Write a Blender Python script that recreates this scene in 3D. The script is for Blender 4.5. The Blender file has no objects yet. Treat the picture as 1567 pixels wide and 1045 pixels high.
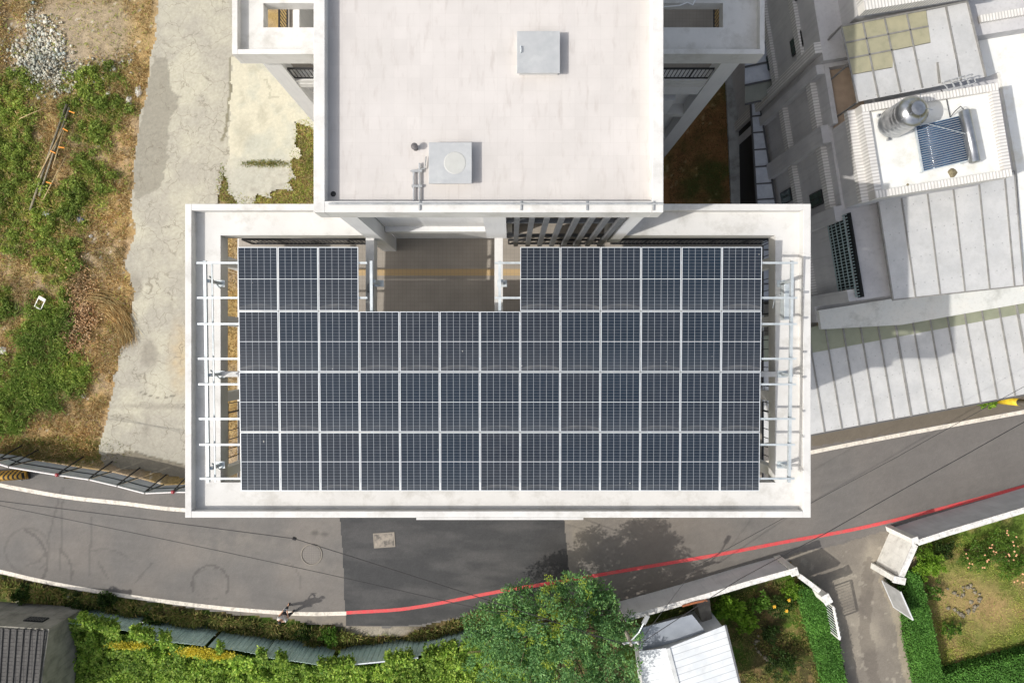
import bpy, math, random
import numpy as np
from mathutils import Vector, Matrix
random.seed(7); RNG = np.random.default_rng(11)
C = bpy.context.scene.collection
H, F, NX, NY = 35.0, 1100.0, 781.0, 535.0      # camera height, focal length and nadir in photo pixels

def P(px, py, z=0.0):
    k = (H - z) / F
    return ((px - NX) * k, (NY - py) * k, z)
def PX(x, y, z=0.0):
    k = F / (H - z)
    return NX + x * k, NY - y * k
def S(r, g, b, k=0.9):
    f = lambda c: ((c / 255 + 0.055) / 1.055) ** 2.4 if c > 10 else c / 255 / 12.92
    return (f(r) * k, f(g) * k, f(b) * k)

# ------------------------------------------------------------------ numpy noise
def _h(ix, iy, seed):
    n = (ix * 374761393 + iy * 668265263 + seed * 974634777) & 0xffffffff
    n = ((n ^ (n >> 13)) * 1274126177) & 0xffffffff
    return ((n ^ (n >> 16)) & 0xffff) / 65535.0
def vnoise(x, y, seed=0):
    x = np.asarray(x, float); y = np.asarray(y, float)
    ix = np.floor(x).astype(np.int64); iy = np.floor(y).astype(np.int64)
    fx = x - ix; fy = y - iy
    fx = fx * fx * (3 - 2 * fx); fy = fy * fy * (3 - 2 * fy)
    a = _h(ix, iy, seed); b = _h(ix + 1, iy, seed); c = _h(ix, iy + 1, seed); d = _h(ix + 1, iy + 1, seed)
    return (a * (1 - fx) + b * fx) * (1 - fy) + (c * (1 - fx) + d * fx) * fy
def fbm(x, y, seed=0, o=4):
    s = 0; a = .5; t = 0
    for i in range(o):
        s = s + a * vnoise(np.asarray(x) * 2 ** i, np.asarray(y) * 2 ** i, seed + i * 17); t += a; a *= .55
    return s / t
def inpoly(x, y, poly):
    x = np.asarray(x); y = np.asarray(y); ins = np.zeros(x.shape, bool)
    n = len(poly)
    for i in range(n):
        x0, y0 = poly[i]; x1, y1 = poly[(i + 1) % n]
        if y0 == y1: continue
        c = ((y0 > y) != (y1 > y)) & (x < (x1 - x0) * (y - y0) / (y1 - y0) + x0)
        ins ^= c
    return ins
def blob(x, y, cx, cy, rx, ry, soft=.5):
    d = np.sqrt(((x - cx) / rx) ** 2 + ((y - cy) / ry) ** 2)
    return np.clip((1 + soft - d) / (2 * soft), 0, 1)
def segdist(x, y, pts):
    best = np.full(np.shape(x), 1e9)
    for (x0, y0), (x1, y1) in zip(pts[:-1], pts[1:]):
        dx, dy = x1 - x0, y1 - y0; L = dx * dx + dy * dy
        t = np.clip(((x - x0) * dx + (y - y0) * dy) / L, 0, 1)
        best = np.minimum(best, np.hypot(x - x0 - t * dx, y - y0 - t * dy))
    return best
def mix(a, b, t):
    t = np.asarray(t)[..., None]
    return a * (1 - t) + np.asarray(b) * t

# ------------------------------------------------------------------ materials
MATS = {}
def mat(name, c1, c2=None, rough=.7, scale=1.5, detail=6, metal=0, bump=0, bscale=30, spots=None, attr=None,
        island=None, transl=0, grain=0, gscale=60, stain=None, sscale=.5, samount=.5, spec=.5, extra=None, streak=None):
    if name in MATS: return MATS[name]
    m = bpy.data.materials.new(name); m.use_nodes = True; MATS[name] = m
    nt = m.node_tree; N = nt.nodes; L = nt.links
    b = N['Principled BSDF']; out = N['Material Output']
    b.inputs['Roughness'].default_value = rough; b.inputs['Metallic'].default_value = metal
    b.inputs['Specular IOR Level'].default_value = spec
    tc = N.new('ShaderNodeTexCoord'); co = tc.outputs['Object']
    def noise(sc, dt=6, vec=None, r=.6):
        n = N.new('ShaderNodeTexNoise'); n.inputs['Scale'].default_value = sc; n.inputs['Detail'].default_value = dt
        n.inputs['Roughness'].default_value = r
        L.new(vec if vec is not None else co, n.inputs['Vector']); return n.outputs['Fac']
    def ramp(fac, a, c, lo=.35, hi=.65):
        r = N.new('ShaderNodeValToRGB'); r.color_ramp.elements[0].position = lo; r.color_ramp.elements[1].position = hi
        r.color_ramp.elements[0].color = (*a, 1); r.color_ramp.elements[1].color = (*c, 1)
        L.new(fac, r.inputs[0]); return r.outputs[0]
    def mixc(fac, a, bb, mode='MIX'):
        x = N.new('ShaderNodeMix'); x.data_type = 'RGBA'; x.blend_type = mode
        for i, v in ((0, fac), (6, a), (7, bb)):
            if hasattr(v, 'links'): L.new(v, x.inputs[i])
            elif i == 0: x.inputs[0].default_value = v
            else: x.inputs[i].default_value = (*v, 1)
        return x.outputs[2]
    c2 = c2 or c1
    if attr:
        a = N.new('ShaderNodeVertexColor'); a.layer_name = attr; col = a.outputs['Color']
    elif island:
        g = N.new('ShaderNodeNewGeometry'); r = N.new('ShaderNodeValToRGB')
        els = r.color_ramp.elements
        while len(els) < len(island): els.new(.5)
        for i, c in enumerate(island):
            els[i].position = i / max(1, len(island) - 1); els[i].color = (*c, 1)
        L.new(g.outputs['Random Per Island'], r.inputs[0]); col = r.outputs[0]
        col = mixc(1.0, col, ramp(noise(.55, 4), (.55, .6, .55), (1.3, 1.25, 1.1), .3, .7), 'MULTIPLY')
    else:
        col = ramp(noise(scale, detail), c1, c2)
    if grain:
        col = mixc(1.0, col, ramp(noise(gscale, 3, r=.8), (1 - grain,) * 3, (1 + grain,) * 3, .3, .7), 'MULTIPLY')
    if stain:
        col = mixc(ramp(noise(sscale, 8, r=.7), (0, 0, 0), (samount,) * 3, .5, .72), col, stain)
    if streak:   # vertical run-off streaks: (colour, amount)
        mp = N.new('ShaderNodeMapping'); mp.inputs['Scale'].default_value = (5, 5, .35); L.new(co, mp.inputs['Vector'])
        col = mixc(ramp(noise(1.5, 6, mp.outputs[0], .7), (0, 0, 0), (streak[1],) * 3, .5, .75), col, streak[0])
    if extra: col = extra(N, L, co, col, noise, ramp, mixc, b)
    L.new(col, b.inputs['Base Color'])
    if bump:
        bp = N.new('ShaderNodeBump'); bp.inputs['Strength'].default_value = 1; bp.inputs['Distance'].default_value = bump
        L.new(noise(bscale, 5), bp.inputs['Height']); L.new(bp.outputs[0], b.inputs['Normal'])
    if transl:
        t = N.new('ShaderNodeBsdfTranslucent'); ms = N.new('ShaderNodeMixShader'); ms.inputs[0].default_value = transl
        L.new(col, t.inputs['Color']); L.new(b.outputs[0], ms.inputs[1]); L.new(t.outputs[0], ms.inputs[2]); L.new(ms.outputs[0], out.inputs['Surface'])
    return m

def math_(N, L, op, a, b=None, c=None):
    m = N.new('ShaderNodeMath'); m.operation = op
    for i, v in enumerate((a, b, c)):
        if v is None: continue
        if hasattr(v, 'links'): L.new(v, m.inputs[i])
        else: m.inputs[i].default_value = v
    return m.outputs[0]
def cracks(scale, width, colr, amt=.8, warp=.6):
    def f(N, L, co, col, noise, ramp, mixc, b):
        n = N.new('ShaderNodeTexNoise'); n.inputs['Scale'].default_value = 1.3; n.inputs['Detail'].default_value = 6; L.new(co, n.inputs['Vector'])
        v = N.new('ShaderNodeMix'); v.data_type = 'VECTOR'; v.inputs[0].default_value = warp * .2
        L.new(co, v.inputs[4]); 
        ad = N.new('ShaderNodeVectorMath'); ad.operation = 'MULTIPLY_ADD'
        L.new(n.outputs['Color'], ad.inputs[0]); ad.inputs[1].default_value = (warp, warp, 0); L.new(co, ad.inputs[2])
        vo = N.new('ShaderNodeTexVoronoi'); vo.feature = 'DISTANCE_TO_EDGE'; vo.inputs['Scale'].default_value = scale
        L.new(ad.outputs[0], vo.inputs['Vector'])
        k = ramp(vo.outputs['Distance'], (amt,) * 3, (0, 0, 0), width * .3, width)
        msk = ramp(noise(.6, 4), (0, 0, 0), (1, 1, 1), .36, .58)
        mm = N.new('ShaderNodeMix'); mm.data_type = 'RGBA'; mm.blend_type = 'MULTIPLY'; mm.inputs[0].default_value = 1
        L.new(k, mm.inputs[6]); L.new(msk, mm.inputs[7])
        return mixc(mm.outputs[2], col, colr)
    return f
def screws(px_, py_, r_, jc, rot=0, amt=.6):
    def f(N, L, co, col, noise, ramp, mixc, b):
        mp = N.new('ShaderNodeMapping'); mp.inputs['Rotation'].default_value = (0, 0, rot); L.new(co, mp.inputs['Vector'])
        sx = N.new('ShaderNodeSeparateXYZ'); L.new(mp.outputs[0], sx.inputs[0])
        q = [math_(N, L, 'LESS_THAN', math_(N, L, 'PINGPONG', sx.outputs[o], p / 2), r_) for o, p in ((0, px_), (1, py_))]
        k = math_(N, L, 'MULTIPLY', math_(N, L, 'MULTIPLY', q[0], q[1]), amt)
        return mixc(k, col, jc)
    return f
def tilejoint(w, h, jw, jc, rot=0, amt=1.0, off=.0, plane='XY'):
    def f(N, L, co, col, noise, ramp, mixc, b):
        mp = N.new('ShaderNodeMapping'); mp.inputs['Rotation'].default_value = (0, 0, rot) if plane == 'XY' else (math.pi / 2, 0, rot)
        L.new(co, mp.inputs['Vector'])
        sx = N.new('ShaderNodeSeparateXYZ'); L.new(mp.outputs[0], sx.inputs[0])
        res = None
        for o, p in ((0, w), (1, h)):
            if not p: continue
            v = math_(N, L, 'PINGPONG', sx.outputs[o], p / 2)
            l = math_(N, L, 'LESS_THAN', v, jw / 2)
            res = l if res is None else math_(N, L, 'MAXIMUM', res, l)
        res = math_(N, L, 'MULTIPLY', res, amt)
        return mixc(res, col, jc)
    return f

# ------------------------------------------------------------------ mesh building
class MB:
    def __init__(s): s.v = []; s.f = []; s.cut = []
    def add(s, vs, fs):
        o = len(s.v); s.cut.append((o, len(s.f))); s.v += [tuple(v) for v in vs]; s.f += [tuple(i + o for i in f) for f in fs]; return s
    def box(s, x0, x1, y0, y1, z0, z1):
        return s.add([(x0, y0, z0), (x1, y0, z0), (x1, y1, z0), (x0, y1, z0), (x0, y0, z1), (x1, y0, z1), (x1, y1, z1), (x0, y1, z1)],
                     [(0, 3, 2, 1), (4, 5, 6, 7), (0, 1, 5, 4), (1, 2, 6, 5), (2, 3, 7, 6), (3, 0, 4, 7)])
    def prism(s, pts, z0, z1):      # pts: xy counter-clockwise or not; z0, z1 may be lists
        n = len(pts)
        a = sum(pts[i][0] * pts[(i + 1) % n][1] - pts[(i + 1) % n][0] * pts[i][1] for i in range(n))
        zz0 = z0 if isinstance(z0, (list, tuple)) else [z0] * n; zz1 = z1 if isinstance(z1, (list, tuple)) else [z1] * n
        if a < 0: pts = pts[::-1]; zz0 = list(zz0)[::-1]; zz1 = list(zz1)[::-1]
        vs = [(p[0], p[1], z) for p, z in zip(pts, zz0)] + [(p[0], p[1], z) for p, z in zip(pts, zz1)]
        fs = [tuple(range(n - 1, -1, -1)), tuple(range(n, 2 * n))] + [(i, (i + 1) % n, n + (i + 1) % n, n + i) for i in range(n)]
        return s.add(vs, fs)
    def bar(s, a, b, w, h=None):    # rectangular bar between 3-D points, w across, h up
        a = Vector(a); b = Vector(b); d = (b - a).normalized(); h = h or w
        up = Vector((0, 0, 1)) if abs(d.z) < .95 else Vector((0, 1, 0))
        sd = d.cross(up).normalized(); u = sd.cross(d).normalized()
        vs = []
        for q in (a, b):
            for i, j in ((-1, -1), (1, -1), (1, 1), (-1, 1)): vs.append(q + sd * (i * w / 2) + u * (j * h / 2))
        return s.add(vs, [(0, 1, 2, 3), (7, 6, 5, 4), (0, 4, 5, 1), (1, 5, 6, 2), (2, 6, 7, 3), (3, 7, 4, 0)])
    def tube(s, pts, r, n=8, cap=True):
        pts = [Vector(p) for p in pts]; rs = r if isinstance(r, (list, tuple)) else [r] * len(pts)
        vs = []; fs = []; ref = None
        for i, p in enumerate(pts):
            d = (pts[min(i + 1, len(pts) - 1)] - pts[max(i - 1, 0)]).normalized()
            if ref is None or abs(ref.dot(d)) > .98: ref = Vector((0, 0, 1)) if abs(d.z) < .9 else Vector((1, 0, 0))
            sd = d.cross(ref).normalized(); u = sd.cross(d).normalized(); ref = u
            for k in range(n):
                t = 2 * math.pi * k / n; vs.append(p + (sd * math.cos(t) + u * math.sin(t)) * rs[i])
        for i in range(len(pts) - 1):
            for k in range(n):
                k2 = (k + 1) % n; fs.append((i * n + k, i * n + k2, (i + 1) * n + k2, (i + 1) * n + k))
        if cap: fs.append(tuple(range(n - 1, -1, -1))); fs.append(tuple((len(pts) - 1) * n + k for k in range(n)))
        return s.add(vs, fs)
    def lathe(s, prof, c, n=24):    # prof [(r, z)...]
        vs = []; fs = []
        for r, z in prof:
            for k in range(n):
                t = 2 * math.pi * k / n; vs.append((c[0] + r * math.cos(t), c[1] + r * math.sin(t), c[2] + z))
        for i in range(len(prof) - 1):
            for k in range(n):
                k2 = (k + 1) % n; fs.append((i * n + k, i * n + k2, (i + 1) * n + k2, (i + 1) * n + k))
        fs.append(tuple(range(n - 1, -1, -1))); fs.append(tuple((len(prof) - 1) * n + k for k in range(n)))
        return s.add(vs, fs)
    def build(s, name, m, parent=None, smooth=False, world=True, bevel=0):
        me = bpy.data.meshes.new(name); me.from_pydata(s.v, [], s.f); me.validate(); me.update()
        me.materials.append(m)
        if smooth: me.polygons.foreach_set('use_smooth', [True] * len(me.polygons))
        o = bpy.data.objects.new(name, me); C.objects.link(o)
        if parent is not None:
            o.parent = parent
            if world:
                M = Matrix.Identity(4); q = parent
                while q is not None:
                    M = Matrix.Translation(q.location) @ q.rotation_euler.to_matrix().to_4x4() @ M if q.type == 'EMPTY' else M
                    q = q.parent
                if parent.type == 'EMPTY': o.matrix_parent_inverse = M.inverted()
        if bevel:
            bv = o.modifiers.new('bevel', 'BEVEL'); bv.width = bevel; bv.segments = 2; bv.limit_method = 'ANGLE'; bv.angle_limit = .7
        return o
def each(b, name, m, parent=None, **k):
    """every piece added to b becomes a mesh of its own"""
    out = []; cuts = b.cut + [(len(b.v), len(b.f))]
    for (v0, f0), (v1, f1) in zip(cuts[:-1], cuts[1:]):
        q = MB(); q.v = b.v[v0:v1]; q.f = [tuple(i - v0 for i in f) for f in b.f[f0:f1]]; out.append(q.build(name, m, parent, **k))
    return out
def tag(o, label=None, cat=None, group=None, kind=None):
    if label: o['label'] = label
    if cat: o['category'] = cat
    if group: o['group'] = group
    if kind: o['kind'] = kind
    return o
def empty(name, loc, label, cat, group=None, rz=0):
    o = bpy.data.objects.new(name, None); C.objects.link(o); o.location = loc; o.rotation_euler = (0, 0, rz); o.empty_display_size = .2
    return tag(o, label, cat, group)
def copy_tree(o, parent=None):
    c = o.copy(); C.objects.link(c); c.parent = parent
    for ch in [x for x in bpy.data.objects if x.parent == o]: copy_tree(ch, c)
    return c
def np_mesh(name, verts, faces, m, cols=None, parent=None, smooth=False):
    """verts (n,3), faces (m,4) or (m,3) arrays, cols (n,3)"""
    me = bpy.data.meshes.new(name); k = faces.shape[1]
    me.vertices.add(len(verts)); me.vertices.foreach_set('co', verts.astype(np.float32).ravel())
    me.loops.add(faces.size); me.loops.foreach_set('vertex_index', faces.astype(np.int32).ravel())
    me.polygons.add(len(faces)); me.polygons.foreach_set('loop_start', np.arange(0, faces.size, k, dtype=np.int32))
    me.polygons.foreach_set('loop_total', np.full(len(faces), k, dtype=np.int32))
    if smooth: me.polygons.foreach_set('use_smooth', np.ones(len(faces), bool))
    me.update(calc_edges=True)
    if cols is not None:
        a = me.color_attributes.new('Col', 'FLOAT_COLOR', 'POINT')
        a.data.foreach_set('color', np.concatenate([cols, np.ones((len(cols), 1))], 1).astype(np.float32).ravel())
    me.materials.append(m)
    o = bpy.data.objects.new(name, me); C.objects.link(o)
    if parent:
        o.parent = parent
        if parent.type == 'EMPTY': o.matrix_parent_inverse = (Matrix.Translation(parent.location) @ parent.rotation_euler.to_matrix().to_4x4()).inverted()
    return o
def sheet(name, poly_px, res, z, colfn, m, rag=.15, seed=3, hfn=None, thick=None):
    """ground sheet: polygon in photo pixels, cut from a grid so its edge is ragged by 'rag' metres"""
    pts = [P(*p)[:2] for p in poly_px]
    xs = [p[0] for p in pts]; ys = [p[1] for p in pts]
    x = np.arange(min(xs) - .3, max(xs) + .3, res); y = np.arange(min(ys) - .3, max(ys) + .3, res)
    X, Y = np.meshgrid(x, y)
    cx = X[:-1, :-1] + res / 2; cy = Y[:-1, :-1] + res / 2
    wx = cx + (fbm(cx * 1.5, cy * 1.5, seed) - .5) * 4 * rag; wy = cy + (fbm(cx * 1.5, cy * 1.5, seed + 50) - .5) * 4 * rag
    ins = inpoly(wx, wy, pts)
    idx = np.arange(X.size).reshape(X.shape)
    f = np.stack([idx[:-1, :-1], idx[:-1, 1:], idx[1:, 1:], idx[1:, :-1]], -1)[ins]
    used = np.unique(f); rm = np.zeros(X.size, int); rm[used] = np.arange(len(used)); f = rm[f]
    vx = X.ravel()[used]; vy = Y.ravel()[used]
    px, py = PX(vx, vy)
    vz = np.full(len(vx), z) + (hfn(vx, vy, px, py) if hfn else 0)
    return np_mesh(name, np.stack([vx, vy, vz], 1), f, m, colfn(vx, vy, px, py))

# ------------------------------------------------------------------ leaves and blades
def quads(cent, dirs, wid, ln, name, m, parent=None, kite=True, bend=None):
    """cent (n,3) bases, dirs (n,3) unit length direction, wid/ln arrays; kite-shaped leaves"""
    n = len(cent)
    r = RNG.normal(size=(n, 3)); sd = np.cross(dirs, r); sd /= np.linalg.norm(sd, axis=1, keepdims=True) + 1e-9
    w = (wid * .5)[:, None]; l = ln[:, None]
    a = cent; b = cent + dirs * l * .45 + sd * w; c = cent + dirs * l; d = cent + dirs * l * .45 - sd * w
    if bend is not None: c = c + np.array([0, 0, -1]) * (l * bend)
    v = np.stack([a, b, c, d], 1).reshape(-1, 3); f = np.arange(4 * n).reshape(-1, 4)
    return np_mesh(name, v, f, m, parent=parent)
def unit(v): return v / (np.linalg.norm(v, axis=1, keepdims=True) + 1e-9)
def sphere_dirs(n, up=0.0):
    v = RNG.normal(size=(n, 3)); v[:, 2] += up; return unit(v)
def foliage_blob(center, rad, n_clumps, per, leaf, name, m, parent=None, flat=.7, hollow=.5, seed=0):
    """uneven crown: clumps of leaves through an ellipsoid volume"""
    d = sphere_dirs(n_clumps, .35); rr = hollow + (1 - hollow) * RNG.random(n_clumps) ** .6
    lump = .75 + .5 * vnoise(d[:, 0] * 2.2 + 9 + seed, d[:, 1] * 2.2 + d[:, 2] * 1.7 + 5, seed + 4)
    cc = np.array(center) + d * (rr * lump)[:, None] * np.array([rad, rad, rad * flat])
    cr = rad * (.10 + .12 * RNG.random(n_clumps))
    cc = np.repeat(cc, per, 0); cr = np.repeat(cr, per)
    off = sphere_dirs(len(cc)) * (cr * RNG.random(len(cc)) ** .5)[:, None]
    c = cc + off; dirs = unit(off + RNG.normal(size=off.shape) * cr[:, None] * .5 + np.array([0, 0, .02]))
    s = leaf * (.6 + .8 * RNG.random(len(c)))
    return quads(c, dirs, s * .55, s, name, m, parent)
# =================================================================== ground, road, pads
DZ = .9
def dip(px, py):
    """the verge falls away south of the road towards the green fence"""
    yv = np.interp(px, [-60, 0, 100, 200, 330, 430, 530, 640, 760, 860], [886, 896, 916, 934, 954, 962, 972, 968, 944, 960])
    t = np.clip((py - yv) / 24, 0, 1) * np.clip((860 - px) / 70, 0, 1); return -DZ * t * t * (3 - 2 * t)
SOIL = np.array(S(168, 148, 120)); DRY = np.array(S(165, 140, 92)); ORG = np.array(S(178, 146, 100)); GRN = np.array(S(78, 104, 38)); DKG = np.array(S(48, 58, 30))
GREY = np.array(S(158, 150, 136)); DRKSOIL = np.array(S(84, 72, 54))
GREENS = [(30,135,40,32),(20,185,42,28),(145,125,42,26),(150,165,52,26),(140,200,34,36),(18,255,45,62),(145,268,38,24),(92,303,62,26),(68,335,72,34),
          (88,402,38,32),(12,345,26,55),(85,478,34,32),(70,525,46,38),(35,590,46,46),(90,570,36,40),(8,468,17,22),(12,625,42,30),(28,300,44,30),(70,600,34,26),(15,220,40,30)]
ORANGES = [(150,290,45,60),(190,210,25,70),(185,330,30,60),(130,480,50,60),(150,520,50,60),(130,620,55,50),(205,100,45,60),(160,560,35,60),(60,230,35,30),(100,650,60,30)]
def green_amt(px, py):
    g = 0
    wx = px + (vnoise(px / 14, py / 14, 5) - .5) * 34; wy = py + (vnoise(px / 14, py / 14, 6) - .5) * 34
    for b in GREENS: g = np.maximum(g, blob(wx, wy, *b, soft=.3))
    return g
GARDEN_R = [(1405,832),(1620,770),(1620,1120),(1440,1120),(1400,890)]
GARDEN_L = [(975,960),(1215,880),(1262,915),(1300,1120),(1000,1120)]
def ground_cols(vx, vy, px, py):
    n = len(vx); n1 = fbm(vx * .8, vy * .8, 1); n2 = fbm(vx * 3, vy * 3, 2); n3 = vnoise(vx * 9, vy * 9, 3)
    c = mix(np.tile(SOIL, (n, 1)), DRY, np.clip((n1 - .35) * 3, 0, 1))
    o = 0
    for b in ORANGES: o = np.maximum(o, blob(px, py, *b, soft=.6))
    c = mix(c, ORG, o * np.clip((n2 - .3) * 3, 0, 1) * .8)
    # bare grey plot at the top, gravelly
    bare = np.maximum(blob(px, py, 130, 50, 105, 60, .35), blob(px, py, 140, 385, 30, 28, .6) * .8)
    c = mix(c, np.array(S(160, 145, 122)), bare * .85)
    c = mix(c, np.array(S(196, 192, 182)), np.maximum(blob(px, py, 68, 104, 44, 30, .5), blob(px, py, 45, 60, 22, 36, .6) * .6) * np.clip(n3 * 1.4, 0, 1) * .8)
    c = mix(c, np.array(S(176, 148, 98)), blob(px, py, 222, 60, 26, 80, .5) * .7)
    c = mix(c, DRKSOIL, blob(px, py, 0, 40, 18, 80, .5) * .8)
    c = mix(c, GRN * .8, green_amt(px, py) * np.clip((n2 - .2) * 3, 0, 1) * .9)
    # between pad and the building: scrubby strip
    st = blob(px, py, 460, 250, 30, 60, .4) + blob(px, py, 400, 300, 80, 12, .4)
    c = mix(c, np.array(S(112, 112, 62)), np.clip(st, 0, 1) * (.4 + .6 * n2))
    # shaded court between the houses
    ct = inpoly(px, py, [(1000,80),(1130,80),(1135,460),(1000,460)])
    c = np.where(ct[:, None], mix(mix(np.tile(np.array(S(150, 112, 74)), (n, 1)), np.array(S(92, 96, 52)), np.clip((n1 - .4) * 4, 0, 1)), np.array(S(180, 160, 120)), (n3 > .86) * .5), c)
    low = (py > 870)
    c = np.where(low[:, None], mix(mix(np.tile(DRKSOIL, (n, 1)), GRN * .7, np.clip((n1 - .3) * 3, 0, 1)), np.array(S(150, 128, 92)), (n2 > .62) * .5), c)
    kg = blob(px, py, 580, 965, 55, 12, .4)
    c = mix(c, GREY, kg)
    # grass verge left along the hoarding
    # gardens at the lower right
    lawn = mix(mix(np.tile(np.array(S(100, 120, 50)), (n, 1)), np.array(S(158, 134, 92)), np.clip((n1 - .53) * 5, 0, 1)), np.array(S(60, 84, 30)), np.clip((n2 - .6) * 4, 0, 1) * .5)
    for b in ((1470,905,55,34),(1520,940,50,36),(1440,960,30,50)):
        lawn = mix(lawn, np.array(S(164, 136, 96)), blob(px + (n2 - .5) * 50, py + (n3 - .5) * 10, *b, soft=.5) * .65)
    c = np.where((inpoly(px, py, GARDEN_R))[:, None], lawn, c)
    gl = mix(mix(np.tile(np.array(S(84, 78, 50)), (n, 1)), np.array(S(80, 106, 38)), np.clip((n1 - .42) * 5, 0, 1)), np.array(S(160, 130, 92)), (n2 > .6) * .4)
    c = np.where((inpoly(px, py, GARDEN_L))[:, None], gl, c)
    ap = inpoly(px, py, [(442,320),(1000,320),(1000,460),(1250,460),(1250,800),(442,800)]); c = np.where(ap[:, None], np.array(S(150, 146, 136)), c)
    edge = (vx < -26.7) | (vx > 27.7) | (vy < -18.7) | (vy > 18.7); c = np.where(edge[:, None], np.array(S(132, 128, 84)), c)
    n4 = vnoise(vx * 13, vy * 13, 4); c = mix(c, np.array(S(206, 200, 186)), ((n4 > .9) & (px < 250)) * .6 * (n1 > .45))
    n3 = np.where(edge, .5, n3); n2 = np.where(edge, .5, n2)
    return np.clip(c * (.82 + .36 * n3)[:, None] * (.85 + .3 * n2)[:, None], 0, 1)
def ground():
    fx = np.arange(-27, 28.01, .11); fy = np.arange(-19, 19.01, .11)
    ox = np.array([-900, -400, -150, -70, -40]); X1 = np.concatenate([ox, fx, -ox[::-1]]); Y1 = np.concatenate([ox, fy, -ox[::-1]])
    X, Y = np.meshgrid(X1, Y1); idx = np.arange(X.size).reshape(X.shape)
    f = np.stack([idx[:-1, :-1], idx[:-1, 1:], idx[1:, 1:], idx[1:, :-1]], -1).reshape(-1, 4)
    vx = X.ravel(); vy = Y.ravel(); px, py = PX(vx, vy)
    z = -.12 + .07 * fbm(vx * 1.7, vy * 1.7, 9) + .03 * vnoise(vx * 6, vy * 6, 12)
    far = (np.abs(vx) > 30) | (np.abs(vy) > 22); z = z + dip(px, py) * (py < 1200) * (px > -300); z[far] = -.1
    m = mat('ground_soil', (.3, .3, .3), attr='Col', rough=.95, grain=.28, gscale=14, bump=.03, bscale=20, spec=.1)
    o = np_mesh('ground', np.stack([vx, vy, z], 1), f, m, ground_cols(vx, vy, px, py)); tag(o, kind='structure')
ground()

PAD = [(246,-20),(238,60),(226,130),(214,190),(206,250),(200,320),(206,360),(192,400),(204,440),(203,500),(182,545),(176,600),(160,650),(148,690),(158,712),(228,722),(262,727),(300,735),(330,735),(330,312),(348,250),(364,245),(368,110),(356,-20)]
def pad_cols(vx, vy, px, py):
    n1 = fbm(vx * .7, vy * .7, 21); n2 = fbm(vx * 3, vy * 3, 22); n3 = vnoise(vx * 12, vy * 12, 23)
    c = mix(np.tile(np.array(S(168, 163, 149)), (len(vx), 1)), np.array(S(184, 179, 160)), np.clip((n1 - .35) * 3, 0, 1))
    strip = [(235,85),(258,90),(262,140),(275,150),(258,190),(256,255),(242,290),(208,304),(200,290),(214,190),(226,130)]
    wx = px + (n2 - .5) * 14; wy = py + (n1 - .5) * 8
    c = mix(c, np.array(S(146, 141, 127)), inpoly(wx, wy, strip) * .9)
    c = mix(c, np.array(S(190, 160, 110)), blob(px, py, 275, 550, 16, 50, .5) * .6 * n2)
    dk = np.maximum(blob(wx, wy, 228, 540, 14, 20, .3), blob(wx, wy, 205, 440, 12, 22, .3))
    dk = np.maximum(dk, blob(wx, wy, 200, 505, 9, 30, .3) * .8)
    for b in ((240,622,60,4),(225,650,5,22),(190,640,16,5),(262,470,5,8)): dk = np.maximum(dk, blob(wx, wy, *b, soft=.5) * .7)
    c = mix(c, np.array(S(142, 136, 124)), dk * .75)
    low = inpoly(px, py, [(140,696),(200,690),(300,714),(300,760),(140,760)])
    c = mix(c, np.array(S(122, 114, 98)), low * .85)
    line = segdist(px, py, [(352,90),(353,140),(346,200),(340,215)]) < 2.2
    c = mix(c, np.array(S(110, 104, 78)), line * .7)
    for s in ([(205,690),(250,705),(283,712)], [(215,600),(245,610),(270,604)]):
        c = mix(c, np.array(S(100, 96, 84)), (segdist(px + (n2 - .5) * 8, py, s) < .8) * .7)
    return np.clip(c * (.9 + .2 * n3)[:, None], 0, 1)
mc = mat('cracked_concrete', (.4, .4, .4), attr='Col', rough=.9, grain=.1, gscale=9, bump=.01, bscale=25, spec=.2,
         extra=cracks(1.15, .022, S(118, 110, 94), .62, 1.5))
tag(sheet('pavement', PAD, .085, .03, pad_cols, mc, rag=.1, seed=31), kind='structure')
NEWPAD = [(357,88),(530,88),(530,205),(482,200),(454,186),(458,236),(446,252),(456,274),(440,280),(446,292),(424,286),(412,300),(398,298),(392,313),(368,316),(360,300),(350,296),(346,262),(352,200),(353,140)]
def new_cols(vx, vy, px, py):
    n1 = fbm(vx * .8, vy * .8, 41); n3 = vnoise(vx * 12, vy * 12, 23); n2 = fbm(vx * 4, vy * 4, 44)
    c = mix(np.tile(np.array(S(198, 192, 170)), (len(vx), 1)), np.array(S(186, 184, 166)), np.clip((n1 - .45) * 4, 0, 1))
    c = mix(c, np.array(S(178, 174, 160)), np.clip((py - 236 + (n2 - .5) * 30) / 20, 0, 1) * .8)
    g = np.maximum(blob(px, py + (n2 - .5) * 14, 408, 251, 32, 4, .5), 0)
    c = mix(c, np.array(S(110, 112, 62)), g * .8)
    d = (segdist(px + (n2 - .5) * 12, py + (n1 - .5) * 12, [(405,122),(414,138),(412,150),(425,146)]) < 1.6) * .4
    c = mix(c, np.array(S(150, 146, 134)), np.clip((n2 - .5) * 4, 0, 1) * np.clip((py - 235) / 40, 0, 1) * .6); c = mix(c, np.array(S(176, 174, 160)), np.clip((n1 - .5) * 5, 0, 1) * .5)
    for b in ((402,178,6,16),(372,150,4,12),(388,105,10,5),(424,168,4,6),(372,205,12,20)): d = np.maximum(d, blob(px + (n2 - .5) * 14, py, *b, soft=.6) * .3)
    return np.clip(mix(c, np.array(S(130, 126, 112)), d) * (.93 + .14 * n3)[:, None], 0, 1)
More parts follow.
